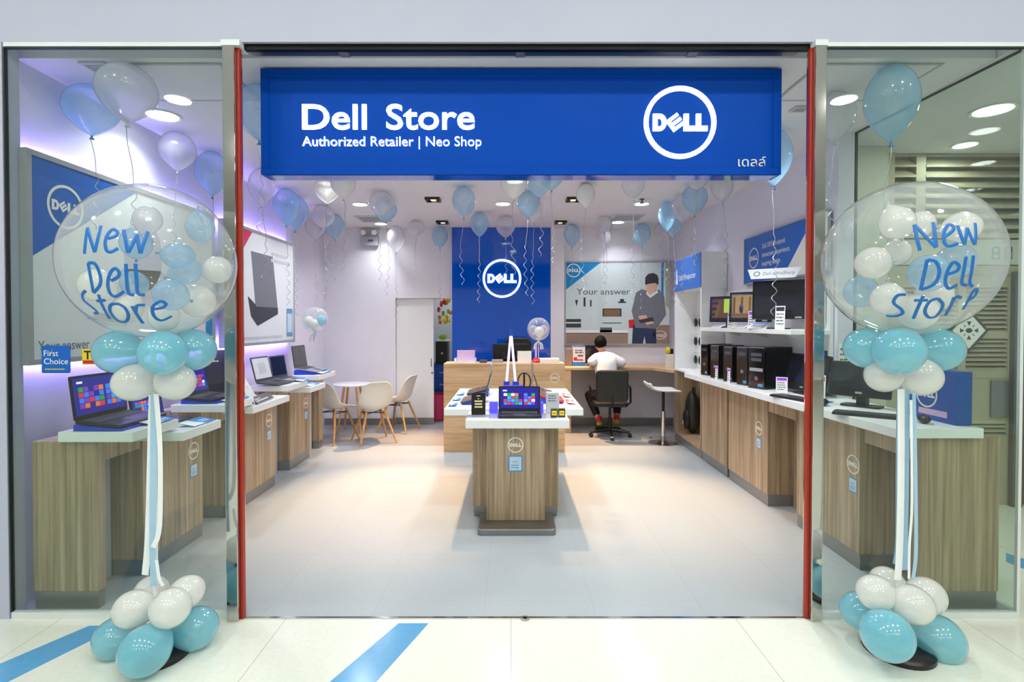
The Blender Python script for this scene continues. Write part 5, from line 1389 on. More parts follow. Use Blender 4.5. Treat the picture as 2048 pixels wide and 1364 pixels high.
def ribbon_mesh(length, seed, curl=True):
    rnd = random.Random(seed)
    pts = []; n = int(length / 0.012); ph = rnd.random() * 6
    sway = rnd.uniform(-0.05, 0.05)
    c0 = rnd.uniform(0.3, 0.5)
    for i in range(n + 1):
        t = i / n
        a = max(0.0, (t - c0) / (1 - c0)) if curl else 0
        r = 0.004 + 0.013 * min(1, a * 3) * (1 if curl else 0)
        w = ph + (i * 0.75 if a > 0 else i * 0.25)
        pts.append((sway * sin(t * 3.0) + r * cos(w), r * sin(w) + 0.01 * sin(t * 5 + ph), -t * length))
    return MB().tube(pts, 0.0026, 5).mesh('ribbon', M['ribbon'])
_rb = [ribbon_mesh(L, i) for i, L in enumerate((0.55, 0.70, 0.85, 0.95))]
for me in _rb: me.polygons.foreach_set('use_smooth', [True] * len(me.polygons))
BG = 'helium balloons floating under the shop ceiling'
_bc = 0
def ceiling_balloon(px, py0, py1, wpx, m, label, ribbon=True, fix=False, Y=None, group=BG):
    """crown against the ceiling; the picture gives its crown, knot and width"""
    global _bc
    if py0 > 350 and not fix: Y = min((CEIL - 0.004 - H) * F / (645 - py0), 7.98)      # crown seen: it rests against the ceiling
    w = wpx * Y / F
    zt = CEIL - 0.004
    zb = at(px, py1, Y).z
    L = max(zt - zb, w * 0.9)
    x = (px - 1022) * Y / F
    o = place('balloon', balloon_mesh(m), None, (x, Y, zt - L))
    o.scale = (w, w, L / 1.15)
    tag(o, label, 'balloon', group)
    k = place('knot', knot_mesh(KB if 'blue' in m or 'sky' in m else KW), o)
    if ribbon:
        r = place('ribbon', _rb[_bc % 4], o, (0, 0, -0.06))
        r.scale = (1 / w, 1 / w, 1.15 / L); r.rotation_euler = (0, 0, _bc * 1.3)
    _bc += 1
    return o
cbn = ceiling_balloon
cbn(188, 165, 272, 98, 'b_sky', 'blue balloon at the ceiling behind the left glass, leftmost of all balloons', Y=3.25)
cbn(259, 152, 246, 108, 'b_clear', 'large thin white balloon behind the left glass, beside the leftmost blue one', Y=2.99)
cbn(358, 264, 342, 68, 'b_clear', 'thin white balloon over the left poster top, left of the steel post', Y=4.05)
cbn(427, 316, 392, 64, 'b_sky', 'blue balloon partly hidden by the left steel post', Y=4.5)
cbn(521, 172, 282, 88, 'b_sky', 'blue balloon half hidden by the left end of the sign', Y=3.25)
cbn(525, 346, 411, 50, 'b_clear', 'thin white balloon just under the lower left corner of the sign', Y=5.0)
cbn(574, 349, 450, 50, 'b_sky', 'left one of two overlapping blue balloons under the sign', Y=5.75)
cbn(592, 349, 461, 50, 'b_sky', 'right one of two overlapping blue balloons under the sign', Y=6.05)
cbn(656, 338, 408, 50, 'b_white', 'bright white balloon glowing before a downlight, lower left of the sign', Y=5.28)
cbn(688, 338, 398, 50, 'b_white', 'pale white balloon beside the glowing one, tucked under the sign', Y=5.0)
cbn(647, 412, 457, 46, 'b_clear', 'thin white balloon just below the glowing white one', Y=6.2)
cbn(631, 431, 480, 38, 'b_clear', 'dim thin white balloon near the back left corner of the room', Y=7.0)
cbn(671, 430, 479, 38, 'b_sky', 'blue balloon near the back left corner of the room', Y=7.0)
cbn(764, 384, 432, 50, 'b_clear', 'thin clear balloon with a blue one behind it, left air vent', Y=5.6)
cbn(772, 400, 444, 46, 'b_sky', 'blue balloon behind the clear one, at the left air vent', Y=5.9)
cbn(792, 462, 505, 36, 'b_clear', 'thin white balloon beside the emergency light box', Y=7.9)
cbn(832, 442, 474, 34, 'b_clear', 'small thin white balloon between emergency light and blue panel', Y=7.4)
cbn(928, 374, 435, 47, 'b_sky', 'blue balloon in the clear, upper left before the blue panel', Y=5.9)
cbn(959, 425, 474, 37, 'b_sky', 'blue balloon before the top edge of the blue panel, left part', Y=7.0)
cbn(880, 453, 496, 32, 'b_sky', 'blue balloon left of the blue panel, close to the back wall', Y=7.9)
cbn(1011, 433, 476, 39, 'b_clear', 'thin white balloon before the top of the blue panel', Y=7.0)
cbn(1028, 338, 399, 54, 'b_white', 'bright white balloon right under the middle of the sign', Y=5.0)
cbn(1057, 384, 435, 45, 'b_sky', 'blue balloon below the bright white one at mid sign', Y=5.7)
cbn(1066, 398, 443, 42, 'b_clear', 'thin white balloon peeping out behind the blue one at mid sign', Y=6.0)
cbn(1078, 338, 395, 46, 'b_sky', 'blue balloon touching the sign bottom, right of the bright white one', Y=5.1)
cbn(1103, 330, 381, 46, 'b_sky', 'blue balloon half hidden by the sign, right of two others', Y=4.9)
cbn(1171, 368, 416, 38, 'b_white', 'white balloon lit warm by the square spotlight on the right', Y=5.9)
cbn(1266, 344, 398, 46, 'b_clear', 'thin white balloon under the sign, next to the sprinkler', Y=5.1)
cbn(1143, 449, 494, 32, 'b_sky', 'blue balloon over the blue corner of the man poster', Y=7.85)
cbn(1208, 434, 466, 33, 'b_clear', 'upper one of two thin white balloons over the man poster', Y=7.5)
cbn(1208, 464, 494, 30, 'b_clear', 'lower one of two thin white balloons over the man poster', Y=7.9)
cbn(1283, 448, 493, 35, 'b_sky', 'blue balloon over the man in the poster', Y=7.6)
cbn(1324, 446, 485, 32, 'b_clear', 'thin white balloon at the back right corner of the ceiling', Y=7.5)
cbn(1333, 405, 462, 34, 'b_sky', 'left one of a blue pair at the right wall, front', Y=6.35, fix=True)
cbn(1345, 412, 473, 38, 'b_sky', 'right one of a blue pair at the right wall, rear', Y=6.75, fix=True)
cbn(1363, 404, 444, 38, 'b_clear', 'thin white balloon between the blue pair and the single blue one', Y=6.0, fix=True)
cbn(1388, 369, 430, 50, 'b_sky', 'blue balloon under the right part of the sign, single', Y=5.4)
cbn(1392, 340, 380, 44, 'b_clear', 'thin white balloon above the single blue one, under the sign', Y=5.0)
cbn(1443, 352, 403, 42, 'b_clear', 'thin white balloon at the right wall under the letters of the sign', Y=5.2)
cbn(1546, 290, 372, 68, 'b_sky', 'blue balloon half hidden by the right end of the sign', Y=4.0)
cbn(1666, 182, 284, 74, 'b_clear', 'thin white balloon behind the right glass beside the steel post', Y=3.35)
cbn(1778, 178, 284, 96, 'b_sky', 'blue balloon behind the right glass, in front of the beige louvres', Y=3.0)

# ------------------------------------------------------------------ entrance columns
def ink_on_sphere(mb, c, r, strokes, rad):
    cam_o = V((0, 0, H))
    for st in strokes:
        dense = []
        n = len(st)
        for i in range(n - 1):
            p0, p1 = V(st[max(i - 1, 0)]), V(st[i]); p2, p3 = V(st[i + 1]), V(st[min(i + 2, n - 1)])
            for k in range(6):
                t = k / 6
                dense.append(0.5 * ((2 * p1) + (p2 - p0) * t + (2 * p0 - 5 * p1 + 4 * p2 - p3) * t * t + (3 * p1 - p0 - 3 * p2 + p3) * t ** 3) if n > 2 else p1.lerp(p2, t))
        dense.append(V(st[-1]))
        pts, ups = [], []
        for p in dense:
            d = ray(p[0], p[1]).normalized(); oc = cam_o - c
            b = oc.dot(d); q_ = oc.dot(oc) - (r * 1.003) ** 2; D = b * b - q_
            if D < 0: continue
            pts.append(cam_o + d * (-b - math.sqrt(D))); ups.append((pts[-1] - c).normalized())
        if len(pts) > 1: mb.tube(pts, rad, 8, 0, 0.25, ups)
def cluster(parent, name_, px, py, Y, w, L, axis, m):
    """balloon with its neck pointing to the pole; centre given, axis = neck to crown"""
    c = at(px, py, Y); ax = V(axis).normalized()
    o = place('balloon', balloon_mesh(m), parent)
    o.scale = (w, w, L / 1.15)
    o.rotation_euler = V((0, 0, 1)).rotation_difference(ax).to_euler()
    o.location = c - ax * L * 0.55 - parent.location
    place('knot', knot_mesh(KB if 'blue' in m else KW), o)
    return o
def strip(mb, pts, w, m=0):
    pts = [V(p) for p in pts]; out = []
    for i in range(len(pts) - 1):
        p0, p1, p2, p3 = pts[max(i - 1, 0)], pts[i], pts[i + 1], pts[min(i + 2, len(pts) - 1)]
        for k in range(5):
            t = k / 5
            out.append(0.5 * ((2 * p1) + (p2 - p0) * t + (2 * p0 - 5 * p1 + 4 * p2 - p3) * t * t + (3 * p1 - p0 - 3 * p2 + p3) * t ** 3))
    pts = out + [pts[-1]]
    return mb.tube(pts, w, 4, m, 0.06, (0, 1, 0))
SPH = balloon_mesh('b_white')
def column(label, Y, pole_px, top_py, bub, cl_blue, cl_white, base_blue, base_white, disc_px, ribbons, strokes, inner, side, bubble_note):
    pz0 = onz(*disc_px); 
    X = (pole_px - 1022) * Y / F
    t = thing('balloon_column', label, 'balloon column', (X, Y, 0.0), 0, 'balloon columns at the shop entrance')
    MB().lathe([(0.15, 0.0), (0.15, 0.02), (0.135, 0.035), (0.03, 0.045)], (0, 0, 0), 32).build('base_disc', M['black'], t, smooth=True)
    zt = at(pole_px, top_py, Y).z
    MB().cyl((0, 0, 0.04), (0, 0, zt), 0.011, 0.011, 12).build('pole', M['paper'], t, smooth=True)
    for i, (rm, w, pts) in enumerate(ribbons):
        P = []
        for j, (px, py) in enumerate(pts):
            q_ = at(px, py, Y - 0.035 - 0.01 * i) - t.location; P.append(q_)
        strip(MB(), P, w * 0.8).build('ribbon', M[rm], t)
        o = t.children[-1]
    c = at(bub[0], bub[1], Y); r = bub[2]
    sp_ = MB(); sp_.ball(c - t.location, r, r, r, 64, 40); bo = sp_.build('clear_bubble', M['bubble'], t, smooth=True)
    bo['label'] = 'large clear bubble balloon with blue handwriting'
    l = MB(); ink_on_sphere(l, c, r, strokes, 0.0068); l.v = [v - t.location for v in l.v]; l.build('handwriting', M['ink'], bo, smooth=True)
    for args in cl_blue: cluster(t, '', *args, 'b_blue')
    for args in cl_white: cluster(t, '', *args, 'b_white')
    for args in base_blue: cluster(t, '', *args, 'b_blue')
    for args in base_white: cluster(t, '', *args, 'b_white')
    CS = [at(q_[0], q_[1], Y + q_[2]) for q_ in inner]
    RS = [(q_[3] * 0.6 + q_[4] * 0.4) * 0.5 for q_ in inner]
    for it in range(200):                                              # let them settle side by side inside the film
        for i in range(len(CS)):
            for j in range(i):
                d = CS[i] - CS[j]; g = RS[i] + RS[j] - d.length
                if g > 0:
                    if abs(d.y) < 0.01: d.y = 0.02 if (i + j) % 2 else -0.02
                    d.normalize(); mv = V((d.x * 0.25, d.y, d.z * 0.25)) * g * 0.5
                    CS[i] += mv; CS[j] -= mv
            d = CS[i] - c; mx = r - max(inner[i][3], inner[i][4]) * 0.5 - 0.006
            if d.length > mx: CS[i] = c + d * (mx / d.length)
    for k, (px, py, dy, wx_, wz_, m, ax, lb) in enumerate(inner):
        cc = CS[k]
        o = place('small_balloon', balloon_mesh(m), None)
        axv = V(ax).normalized(); L = wz_
        wx_, L = wx_ * 0.95, L * 0.95
        o.scale = (wx_, wx_, L / 1.15); o.rotation_euler = V((0, 0, 1)).rotation_difference(axv).to_euler()
        o.location = cc - axv * L * 0.55
        tag(o, lb, 'balloon', 'small balloons inside the %s clear bubble' % side)
        place('knot', knot_mesh(KB if 'blue' in m or 'sky' in m else KW), o)
    return t
S_L = lambda pts: [(x / 3.248, 380 + y / 3.248) for x, y in pts]
left_ink = [S_L(p) for p in (
    [(548, 415), (556, 330), (568, 245)], [(568, 245), (590, 325), (615, 405)], [(615, 405), (635, 320), (656, 232)],
    [(702, 315), (748, 300), (764, 275), (735, 255), (702, 285), (684, 335), (692, 390), (722, 402), (768, 378)],
    [(803, 258), (818, 330), (832, 408)], [(832, 408), (865, 345), (892, 290)], [(892, 290), (900, 350), (912, 412)], [(912, 412), (935, 340), (962, 270)],
    [(572, 475), (590, 575), (607, 668)], [(572, 475), (618, 480), (652, 560), (648, 620), (607, 668)],
    [(722, 590), (765, 565), (774, 535), (748, 510), (716, 540), (700, 610), (715, 670), (752, 692), (806, 660)],
    [(818, 480), (824, 590), (836, 670), (872, 682)], [(880, 478), (888, 600), (898, 672), (942, 682)],
    [(556, 655), (536, 678), (542, 715), (580, 748), (618, 778), (630, 798), (612, 802)],
    [(640, 680), (660, 740), (710, 836)], [(628, 722), (684, 716)],
    [(775, 740), (722, 745), (716, 790), (760, 845), (815, 856), (834, 815), (810, 765), (765, 738)],
    [(858, 755), (890, 810), (928, 866)], [(882, 795), (890, 752), (942, 748)],
    [(990, 775), (1055, 765), (1078, 740), (1042, 724), (992, 760), (1000, 818), (1048, 848), (1116, 820)])]
S_R = lambda pts: [(1580 + x / 3.788, 360 + y / 3.788) for x, y in pts]
right_ink = [S_R(p) for p in (
    [(985, 535), (962, 440), (942, 338)], [(942, 338), (1030, 430), (1108, 512)], [(1108, 512), (1098, 415), (1084, 320)],
    [(1172, 430), (1232, 385), (1236, 350), (1200, 340), (1168, 390), (1166, 460), (1200, 500), (1272, 478)],
    [(1268, 345), (1295, 420), (1322, 490)], [(1322, 490), (1335, 420), (1342, 362)], [(1342, 362), (1370, 430), (1400, 490)], [(1400, 490), (1408, 410), (1402, 325)],
    [(1040, 605), (1015, 720), (990, 832)], [(1040, 605), (1105, 620), (1132, 700), (1090, 790), (990, 832)],
    [(1192, 715), (1262, 690), (1280, 650), (1240, 622), (1198, 680), (1176, 770), (1204, 822), (1268, 792)],
    [(1335, 580), (1316, 690), (1302, 780), (1342, 800)], [(1390, 572), (1376, 690), (1362, 780), (1386, 806)],
    [(880, 868), (815, 876), (785, 930), (840, 978), (852, 1010), (800, 1032), (730, 1028)],
    [(1010, 878), (970, 965), (935, 1050)], [(940, 912), (1045, 912)],
    [(1120, 898), (1060, 920), (1022, 990), (1050, 1040), (1110, 1030), (1158, 950), (1120, 898)],
    [(1242, 888), (1215, 960), (1178, 1026)], [(1222, 935), (1262, 885), (1298, 895)],
    [(1312, 980), (1345, 920), (1392, 840), (1418, 835), (1400, 880), (1345, 920)])]
YL, YR = 2.50, 2.53
column('balloon column left of the entrance, its clear bubble lettered in blue', YL, 306, 700,
       (305, 524, 0.357),
       [(238, 704, YL, 0.205, 0.245, (-1, 0.12, 0)), (384, 700, YL + 0.05, 0.20, 0.24, (1, 0.25, 0.03)), (326, 706, YL - 0.12, 0.20, 0.235, (0.16, -1, 0))],
       [(270, 764, YL - 0.02, 0.175, 0.215, (-0.75, -0.55, -0.3)), (350, 763, YL - 0.02, 0.175, 0.215, (0.75, -0.5, -0.25))],
       [(232, 1276, YL + 0.0, 0.19, 0.22, (-1, 0.1, -0.12)), (390, 1257, YL + 0.06, 0.20, 0.235, (0.9, 0.3, 0.12)), (291, 1300, YL - 0.15, 0.215, 0.245, (-0.25, -1, -0.42))],
       [(302, 1186, YL + 0.09, 0.16, 0.19, (-0.3, 0.9, 0.5)), (372, 1185, YL + 0.03, 0.155, 0.19, (0.9, 0.4, 0.5)), (268, 1218, YL - 0.05, 0.17, 0.20, (-0.8, -0.5, 0.35)), (341, 1216, YL - 0.09, 0.175, 0.205, (0.4, -0.85, 0.4))],
       (325, 1318),
       [('rib_w', 0.020, [(304, 790), (300, 950), (296, 1080), (290, 1150)]), ('rib_b', 0.019, [(308, 788), (306, 950), (305, 1100), (308, 1172)]), ('rib_w', 0.015, [(312, 788), (320, 900), (319, 1050), (306, 1095)]), ('rib_w', 0.010, [(313, 1120), (318, 1155), (326, 1172)])],
       left_ink,
       [(404, 452, 0.05, 0.135, 0.17, 'b_sky', (0.1, 0, -1), 'blue small balloon at the upper right inside the left bubble'),
        (358, 513, -0.13, 0.125, 0.16, 'b_sky', (1, 0.1, -0.15), 'blue small balloon lying sideways inside the left bubble, knot to the left'),
        (388, 545, 0.02, 0.13, 0.16, 'b_sky', (0.5, 0.5, 0.3), 'blue small balloon behind the sideways one in the left bubble'),
        (350, 590, -0.08, 0.15, 0.18, 'b_sky', (-0.3, -0.8, 0.2), 'blue small balloon low in the middle of the left bubble'),
        (440, 542, 0.06, 0.14, 0.16, 'b_white', (1, 0, 0.2), 'white small balloon at the right edge inside the left bubble'),
        (296, 442, 0.02, 0.13, 0.15, 'b_clear', (0.1, 0.2, 1), 'thin white small balloon at the top inside the left bubble'),
        (272, 484, 0.06, 0.15, 0.18, 'b_sky', (0.3, -0.4, 0.6), 'blue small balloon behind the first written word, left bubble'),
        (262, 570, 0.10, 0.13, 0.16, 'b_sky', (0.2, -0.8, 0.4), 'blue small balloon behind the second written word, left bubble'),
        (192, 576, -0.02, 0.16, 0.18, 'b_white', (-0.5, -0.3, 0.4), 'white small balloon at the lower left inside the left bubble'),
        (250, 625, 0.06, 0.14, 0.16, 'b_white', (-0.3, -0.2, -0.5), 'white small balloon behind the third written word, left bubble'),
        (400, 612, 0.08, 0.17, 0.19, 'b_white', (0.5, 0.1, -0.5), 'white small balloon at the lower right inside the left bubble'),
        (335, 638, -0.02, 0.14, 0.17, 'b_white', (0, -0.5, -1), 'white small balloon lowest inside the left bubble')],
       'left', 'left')
column('balloon column right of the entrance, its clear bubble lettered in blue', YR, 1803, 700,
       (1814, 520, 0.362),
       [(1735, 696, YR + 0.03, 0.195, 0.235, (-1, 0.2, 0.05)), (1876, 700, YR, 0.205, 0.25, (1, 0.12, 0)), (1797, 702, YR - 0.12, 0.215, 0.245, (-0.1, -1, 0.02))],
       [(1768, 749, YR - 0.02, 0.165, 0.20, (-0.8, -0.5, -0.25)), (1836, 752, YR - 0.02, 0.185, 0.225, (0.8, -0.5, -0.3))],
       [(1722, 1222, YR + 0.1, 0.18, 0.215, (-0.9, 0.5, 0.1)), (1876, 1278, YR - 0.02, 0.22, 0.255, (0.85, -0.25, -0.42)), (1774, 1270, YR - 0.14, 0.22, 0.25, (-0.35, -1, -0.2))],
       [(1776, 1168, YR + 0.08, 0.155, 0.19, (-0.3, 0.9, 0.5)), (1752, 1186, YR - 0.03, 0.165, 0.195, (-0.8, -0.3, 0.4)), (1850, 1192, YR + 0.02, 0.175, 0.21, (0.9, 0.2, 0.1)), (1824, 1209, YR - 0.09, 0.175, 0.205, (0.35, -0.85, 0.1))],
       (1800, 1305),
       [('rib_b', 0.014, [(1798, 772), (1796, 950), (1795, 1080), (1790, 1128)]), ('rib_b', 0.024, [(1811, 780), (1810, 950), (1808, 1080), (1812, 1140)]), ('rib_w', 0.021, [(1802, 778), (1802, 950), (1799, 1100), (1795, 1160)]), ('rib_b', 0.011, [(1828, 785), (1831, 950), (1832, 1100), (1826, 1158)]), ('rib_w', 0.008, [(1822, 800), (1824, 1000), (1819, 1090), (1818, 1158)])],
       right_ink,
       [(1794, 446, -0.12, 0.155, 0.175, 'b_white', (0.3, -0.2, -1), 'white small balloon at the upper middle inside the right bubble'),
        (1846, 448, 0.04, 0.13, 0.15, 'b_white', (0.2, 0.5, 0.8), 'white small balloon behind the first written word, right bubble'),
        (1743, 526, -0.12, 0.155, 0.18, 'b_white', (-1, -0.1, -0.1), 'white small balloon at the left middle inside the right bubble'),
        (1795, 505, 0.02, 0.13, 0.15, 'b_white', (0.2, 0.6, -0.5), 'white small balloon tucked behind two others in the right bubble'),
        (1732, 584, 0.02, 0.16, 0.18, 'b_sky', (-0.6, -0.5, -0.2), 'blue small balloon at the lower left inside the right bubble'),
        (1757, 610, -0.08, 0.155, 0.175, 'b_white', (-0.3, -0.5, -1), 'white small balloon at the bottom left inside the right bubble'),
        (1922, 458, -0.02, 0.15, 0.19, 'b_white', (1, -0.1, 0.2), 'white small balloon at the upper right inside the right bubble'),
        (1852, 552, -0.05, 0.18, 0.20, 'b_sky', (-0.6, -0.6, 0.3), 'blue small balloon behind the second written word, right bubble'),
        (1940, 535, 0.04, 0.17, 0.20, 'b_sky', (0.8, 0.2, 0.5), 'blue small balloon at the right edge inside the right bubble'),
        (1840, 618, -0.02, 0.18, 0.20, 'b_white', (0.3, -0.6, -0.7), 'white small balloon behind the third written word, right bubble'),
        (1900, 585, 0.05, 0.17, 0.19, 'b_white', (0.7, 0.2, -0.6), 'white small balloon at the lower right inside the right bubble')],
       'right', 'right')

# small bubble balloons on sticks
def small_bubble(label, px, py, Y, r, zfoot, inner, side):
    c = at(px, py, Y)
    t = thing('bubble_balloon', label, 'balloon', (c.x, Y, zfoot), 0, 'small clear bubble balloons on sticks')
    MB().ball((0, 0, c.z - zfoot), r, r, r * 1.02, 32, 20).build('clear_bubble', M['bubble'], t, smooth=True)
    zk = c.z - zfoot - r
    MB().cyl((0, 0, 0), (0, 0, zk), 0.004).build('stick', M['paper'], t)
    k = MB(); k.lathe([(0.004, -0.03), (0.012, 0.0), (0.03, 0.03)], (0, 0, zk), 12)
    for a in (0.4, 2.1, 3.6, 5.2): strip(k, [(0, 0, zk - 0.01), (0.05 * cos(a), 0.03 * sin(a), zk - 0.05), (0.06 * cos(a), 0.04 * sin(a), zk - 0.11)], 0.008)
    k.build('bow', M['rib_w'], t)
    for i, (x, y, z, w, m, lb) in enumerate(inner):
        o = place('small_balloon', balloon_mesh(m), None, (c.x + x * r, Y + y * r, c.z + z * r - w * 0.55))
        o.scale = (w, w, w); tag(o, lb, 'balloon', 'small balloons inside the %s' % side)
        place('knot', knot_mesh(KB if 'sky' in m or 'blue' in m else KW), o)
small_bubble('clear bubble balloon on a stick, at the last left table', 630, 639, 6.475, 0.155, ZH, [(-0.42, -0.2, -0.2, 0.125, 'b_white', 'white balloon left inside the stick bubble by the round table'), (0.02, -0.3, -0.42, 0.12, 'b_white', 'white balloon at the bottom of the stick bubble by the round table'), (0.52, 0, -0.12, 0.12, 'b_blue', 'blue balloon inside the stick bubble by the round table')], 'stick bubble by the round table')
small_bubble('clear bubble balloon on a stick, over the reception counter', 1077, 658, 6.72, 0.145, ZR + 0.001, [(0.05, -0.3, -0.30, 0.13, 'b_white', 'white balloon in front inside the stick bubble at reception'), (-0.45, 0.1, -0.12, 0.11, 'b_clear', 'thin white balloon left inside the stick bubble at reception'), (0.45, 0.1, -0.10, 0.11, 'b_clear', 'thin white balloon right inside the stick bubble at reception')], 'stick bubble at reception')

# ================================================================== FURNITURE AND PERSON
def shell_chair(label, x, y, yaw):
    t = thing('shell_chair', label, 'chair', (x, y, 0), R(yaw), 'white shell chairs around the round table')
    # local +Y is the direction the sitter faces; side profile (y, z, half width, side lift)
    prof = [(0.235, 0.415, 0.17, 0.0), (0.225, 0.438, 0.20, 0.005), (0.17, 0.442, 0.225, 0.02), (0.08, 0.428, 0.235, 0.05), (-0.02, 0.418, 0.235, 0.085), (-0.10, 0.428, 0.232, 0.11),
            (-0.155, 0.465, 0.23, 0.11), (-0.185, 0.53, 0.228, 0.085), (-0.20, 0.61, 0.222, 0.05), (-0.215, 0.69, 0.21, 0.03), (-0.235, 0.76, 0.185, 0.015), (-0.255, 0.80, 0.14, 0.0), (-0.262, 0.812, 0.09, 0.0)]
    n = 13; vs, fs = [], []
    for i, (yy, zz, hw, lift) in enumerate(prof):
        # the direction "up from the shell" turns from +Z (seat) to +Y (back)
        k = min(1, max(0, (i - 4) / 4.0)); ux, uz = k, 1 - k * 0.75
        for j in range(n):
            s = -1 + 2 * j / (n - 1)
            c = abs(s) ** 2.2
            vs.append((hw * math.copysign(abs(s) ** 0.9, s), yy + lift * c * ux * 0.9, zz + lift * c * uz))
    for i in range(len(prof) - 1):
        for j in range(n - 1): fs.append((i * n + j, i * n + j + 1, (i + 1) * n + j + 1, (i + 1) * n + j))
    mb = MB(); mb.add(vs, fs); o = mb.build('shell_seat', M['whitep'], t, smooth='all')
    so = o.modifiers.new('thick', 'SOLIDIFY'); so.thickness = 0.009; so.offset = -1
    su = o.modifiers.new('sub', 'SUBSURF'); su.levels = 1; su.render_levels = 1
    for sx_, fx, bx2, by, ty in ((-1, 0.24, 0.12, 0.21, 0.10), (1, 0.24, 0.12, 0.21, 0.10), (-1, 0.24, 0.12, -0.25, -0.11), (1, 0.24, 0.12, -0.25, -0.11)):
        MB().tube([(sx_ * bx2, ty, 0.405 if ty > 0 else 0.412), (sx_ * (bx2 + fx) / 2, (ty + by) / 2, 0.20), (sx_ * fx, by, 0.0)], [0.017, 0.015, 0.0105], 10).build('leg', M['leg'], t, smooth=True)
    f = MB()
    f.tube([(-0.13, 0.11, 0.385), (0.13, -0.12, 0.385)], 0.006, 6).tube([(0.13, 0.11, 0.387), (-0.13, -0.12, 0.387)], 0.006, 6)
    for sx_ in (-1, 1): f.tube([(sx_ * 0.13, 0.11, 0.386), (sx_ * 0.13, -0.12, 0.386)], 0.006, 6)
    f.build('wire_frame', M['black'], t)
    return t
shell_chair('white shell chair left of the round table, half hidden by the display tables', -2.36, 7.08, -28)
shell_chair('white shell chair seen from behind, in front of the round table', -1.83, 7.03, 30)
shell_chair('white shell chair seen side on, right of the round table by the door', -1.66, 7.76, 75)
rt = thing('round_table', 'round white table with beech legs in the back left corner', 'table', (-2.30, 7.66, 0))
MB().lathe([(0.255, 0.675), (0.27, 0.685), (0.27, 0.697), (0.265, 0.70)], (0, 0, 0), 48).build('tabletop', M['white'], rt, smooth=True)
for k in range(4):
    a = pi / 4 + k * pi / 2
    MB().tube([(0.12 * cos(a), 0.12 * sin(a), 0.672), (0.235 * cos(a), 0.235 * sin(a), 0.0)], [0.019, 0.012], 10).build('leg', M['leg'], rt, smooth=True)
MB().tube([(-0.10, -0.10, 0.662), (0.10, 0.10, 0.662)], 0.008, 6).tube([(0.10, -0.10, 0.662), (-0.10, 0.10, 0.662)], 0.008, 6).build('under_frame', M['whitep'], rt)

st = thing('bar_stool', 'white bar stool on a chrome pole beside the back counter', 'stool', (1.995, 6.93, 0))
MB().lathe([(0.19, 0.0), (0.19, 0.006), (0.10, 0.022), (0.035, 0.05), (0.028, 0.09)], (0, 0, 0), 32).build('base', M['chrome'], st, smooth=True)
MB().cyl((0, 0, 0.09), (0, 0, 0.42), 0.028, 0.028, 18).build('pole', M['chrome'], st, smooth=True); MB().cyl((0, 0, 0.42), (0, 0, 0.68), 0.018, 0.018, 18).build('gas_lift', M['black'], st, smooth=True)
prof = [(-0.20, 0.80), (-0.185, 0.755), (-0.14, 0.72), (0.0, 0.705), (0.14, 0.712), (0.19, 0.70)]
sb = MB(); vs, fs = [], []
for x, z in prof:
    for j in range(9):
        s = -1 + j / 4; vs.append((x, s * 0.19, z + 0.012 * s * s))
for i in range(len(prof) - 1):
    for j in range(8): fs.append((i * 9 + j, (i + 1) * 9 + j, (i + 1) * 9 + j + 1, i * 9 + j + 1))
sb.add(vs, fs); o = sb.build('seat', M['white'], st, smooth='all'); so = o.modifiers.new('thick', 'SOLIDIFY'); so.thickness = 0.028; so.offset = -1; su = o.modifiers.new('sub', 'SUBSURF'); su.levels = 1; su.render_levels = 2

CX, CY = 1.375, 7.36
oc = thing('office_chair', 'black swivel office chair under the seated person', 'chair', (CX, CY, 0), R(-4))
for k in range(5):
    a = R(90 + 36 + 72 * k)
    lg = MB().tube([(0, 0, 0.095), (0.15 * cos(a), 0.15 * sin(a), 0.085), (0.28 * cos(a), 0.28 * sin(a), 0.068)], [0.03, 0.024, 0.016], 8).build('base_leg', M['black'], oc, smooth=True)
    cst = MB()
    cst.cyl((0.28 * cos(a) - 0.022 * sin(a), 0.28 * sin(a) + 0.022 * cos(a), 0.028), (0.28 * cos(a) + 0.022 * sin(a), 0.28 * sin(a) - 0.022 * cos(a), 0.028), 0.028, 0.028, 14)
    cst.build('caster', M['blackg'], lg, smooth=True)
MB().cyl((0, 0, 0.09), (0, 0, 0.26), 0.032, 0.028, 14).cyl((0, 0, 0.26), (0, 0, 0.43), 0.016, 0.016, 12).build('gas_lift', M['black'], oc, smooth=True)
MB().rbox(FLAT(), -0.235, 0.235, -0.20, 0.26, 0.43, 0.49, 0.07).build('seat', M['leather'], oc, bevel=0.02)
bfr = Fr((0.0, -0.215, 0.0), (1, 0, 0), (0, -0.06, 1))
MB().rbox(bfr, -0.215, 0.215, 0.52, 0.945, -0.03, 0.03, 0.05, 0, 6).build('backrest', M['leather'], oc, bevel=0.02)
MB().tube([(0, -0.05, 0.42), (0, -0.20, 0.43), (0, -0.275, 0.50), (0, -0.275, 0.62)], 0.018, 8, 0, 0.5).build('back_support', M['black'], oc, smooth=True)
for s_ in (-1, 1):
    MB().tube([(s_ * 0.235, -0.06, 0.45), (s_ * 0.275, -0.07, 0.48), (s_ * 0.275, -0.05, 0.68), (s_ * 0.275, 0.10, 0.69)], [0.014, 0.014, 0.016, 0.018], 8).build('armrest', M['black'], oc, smooth=True)

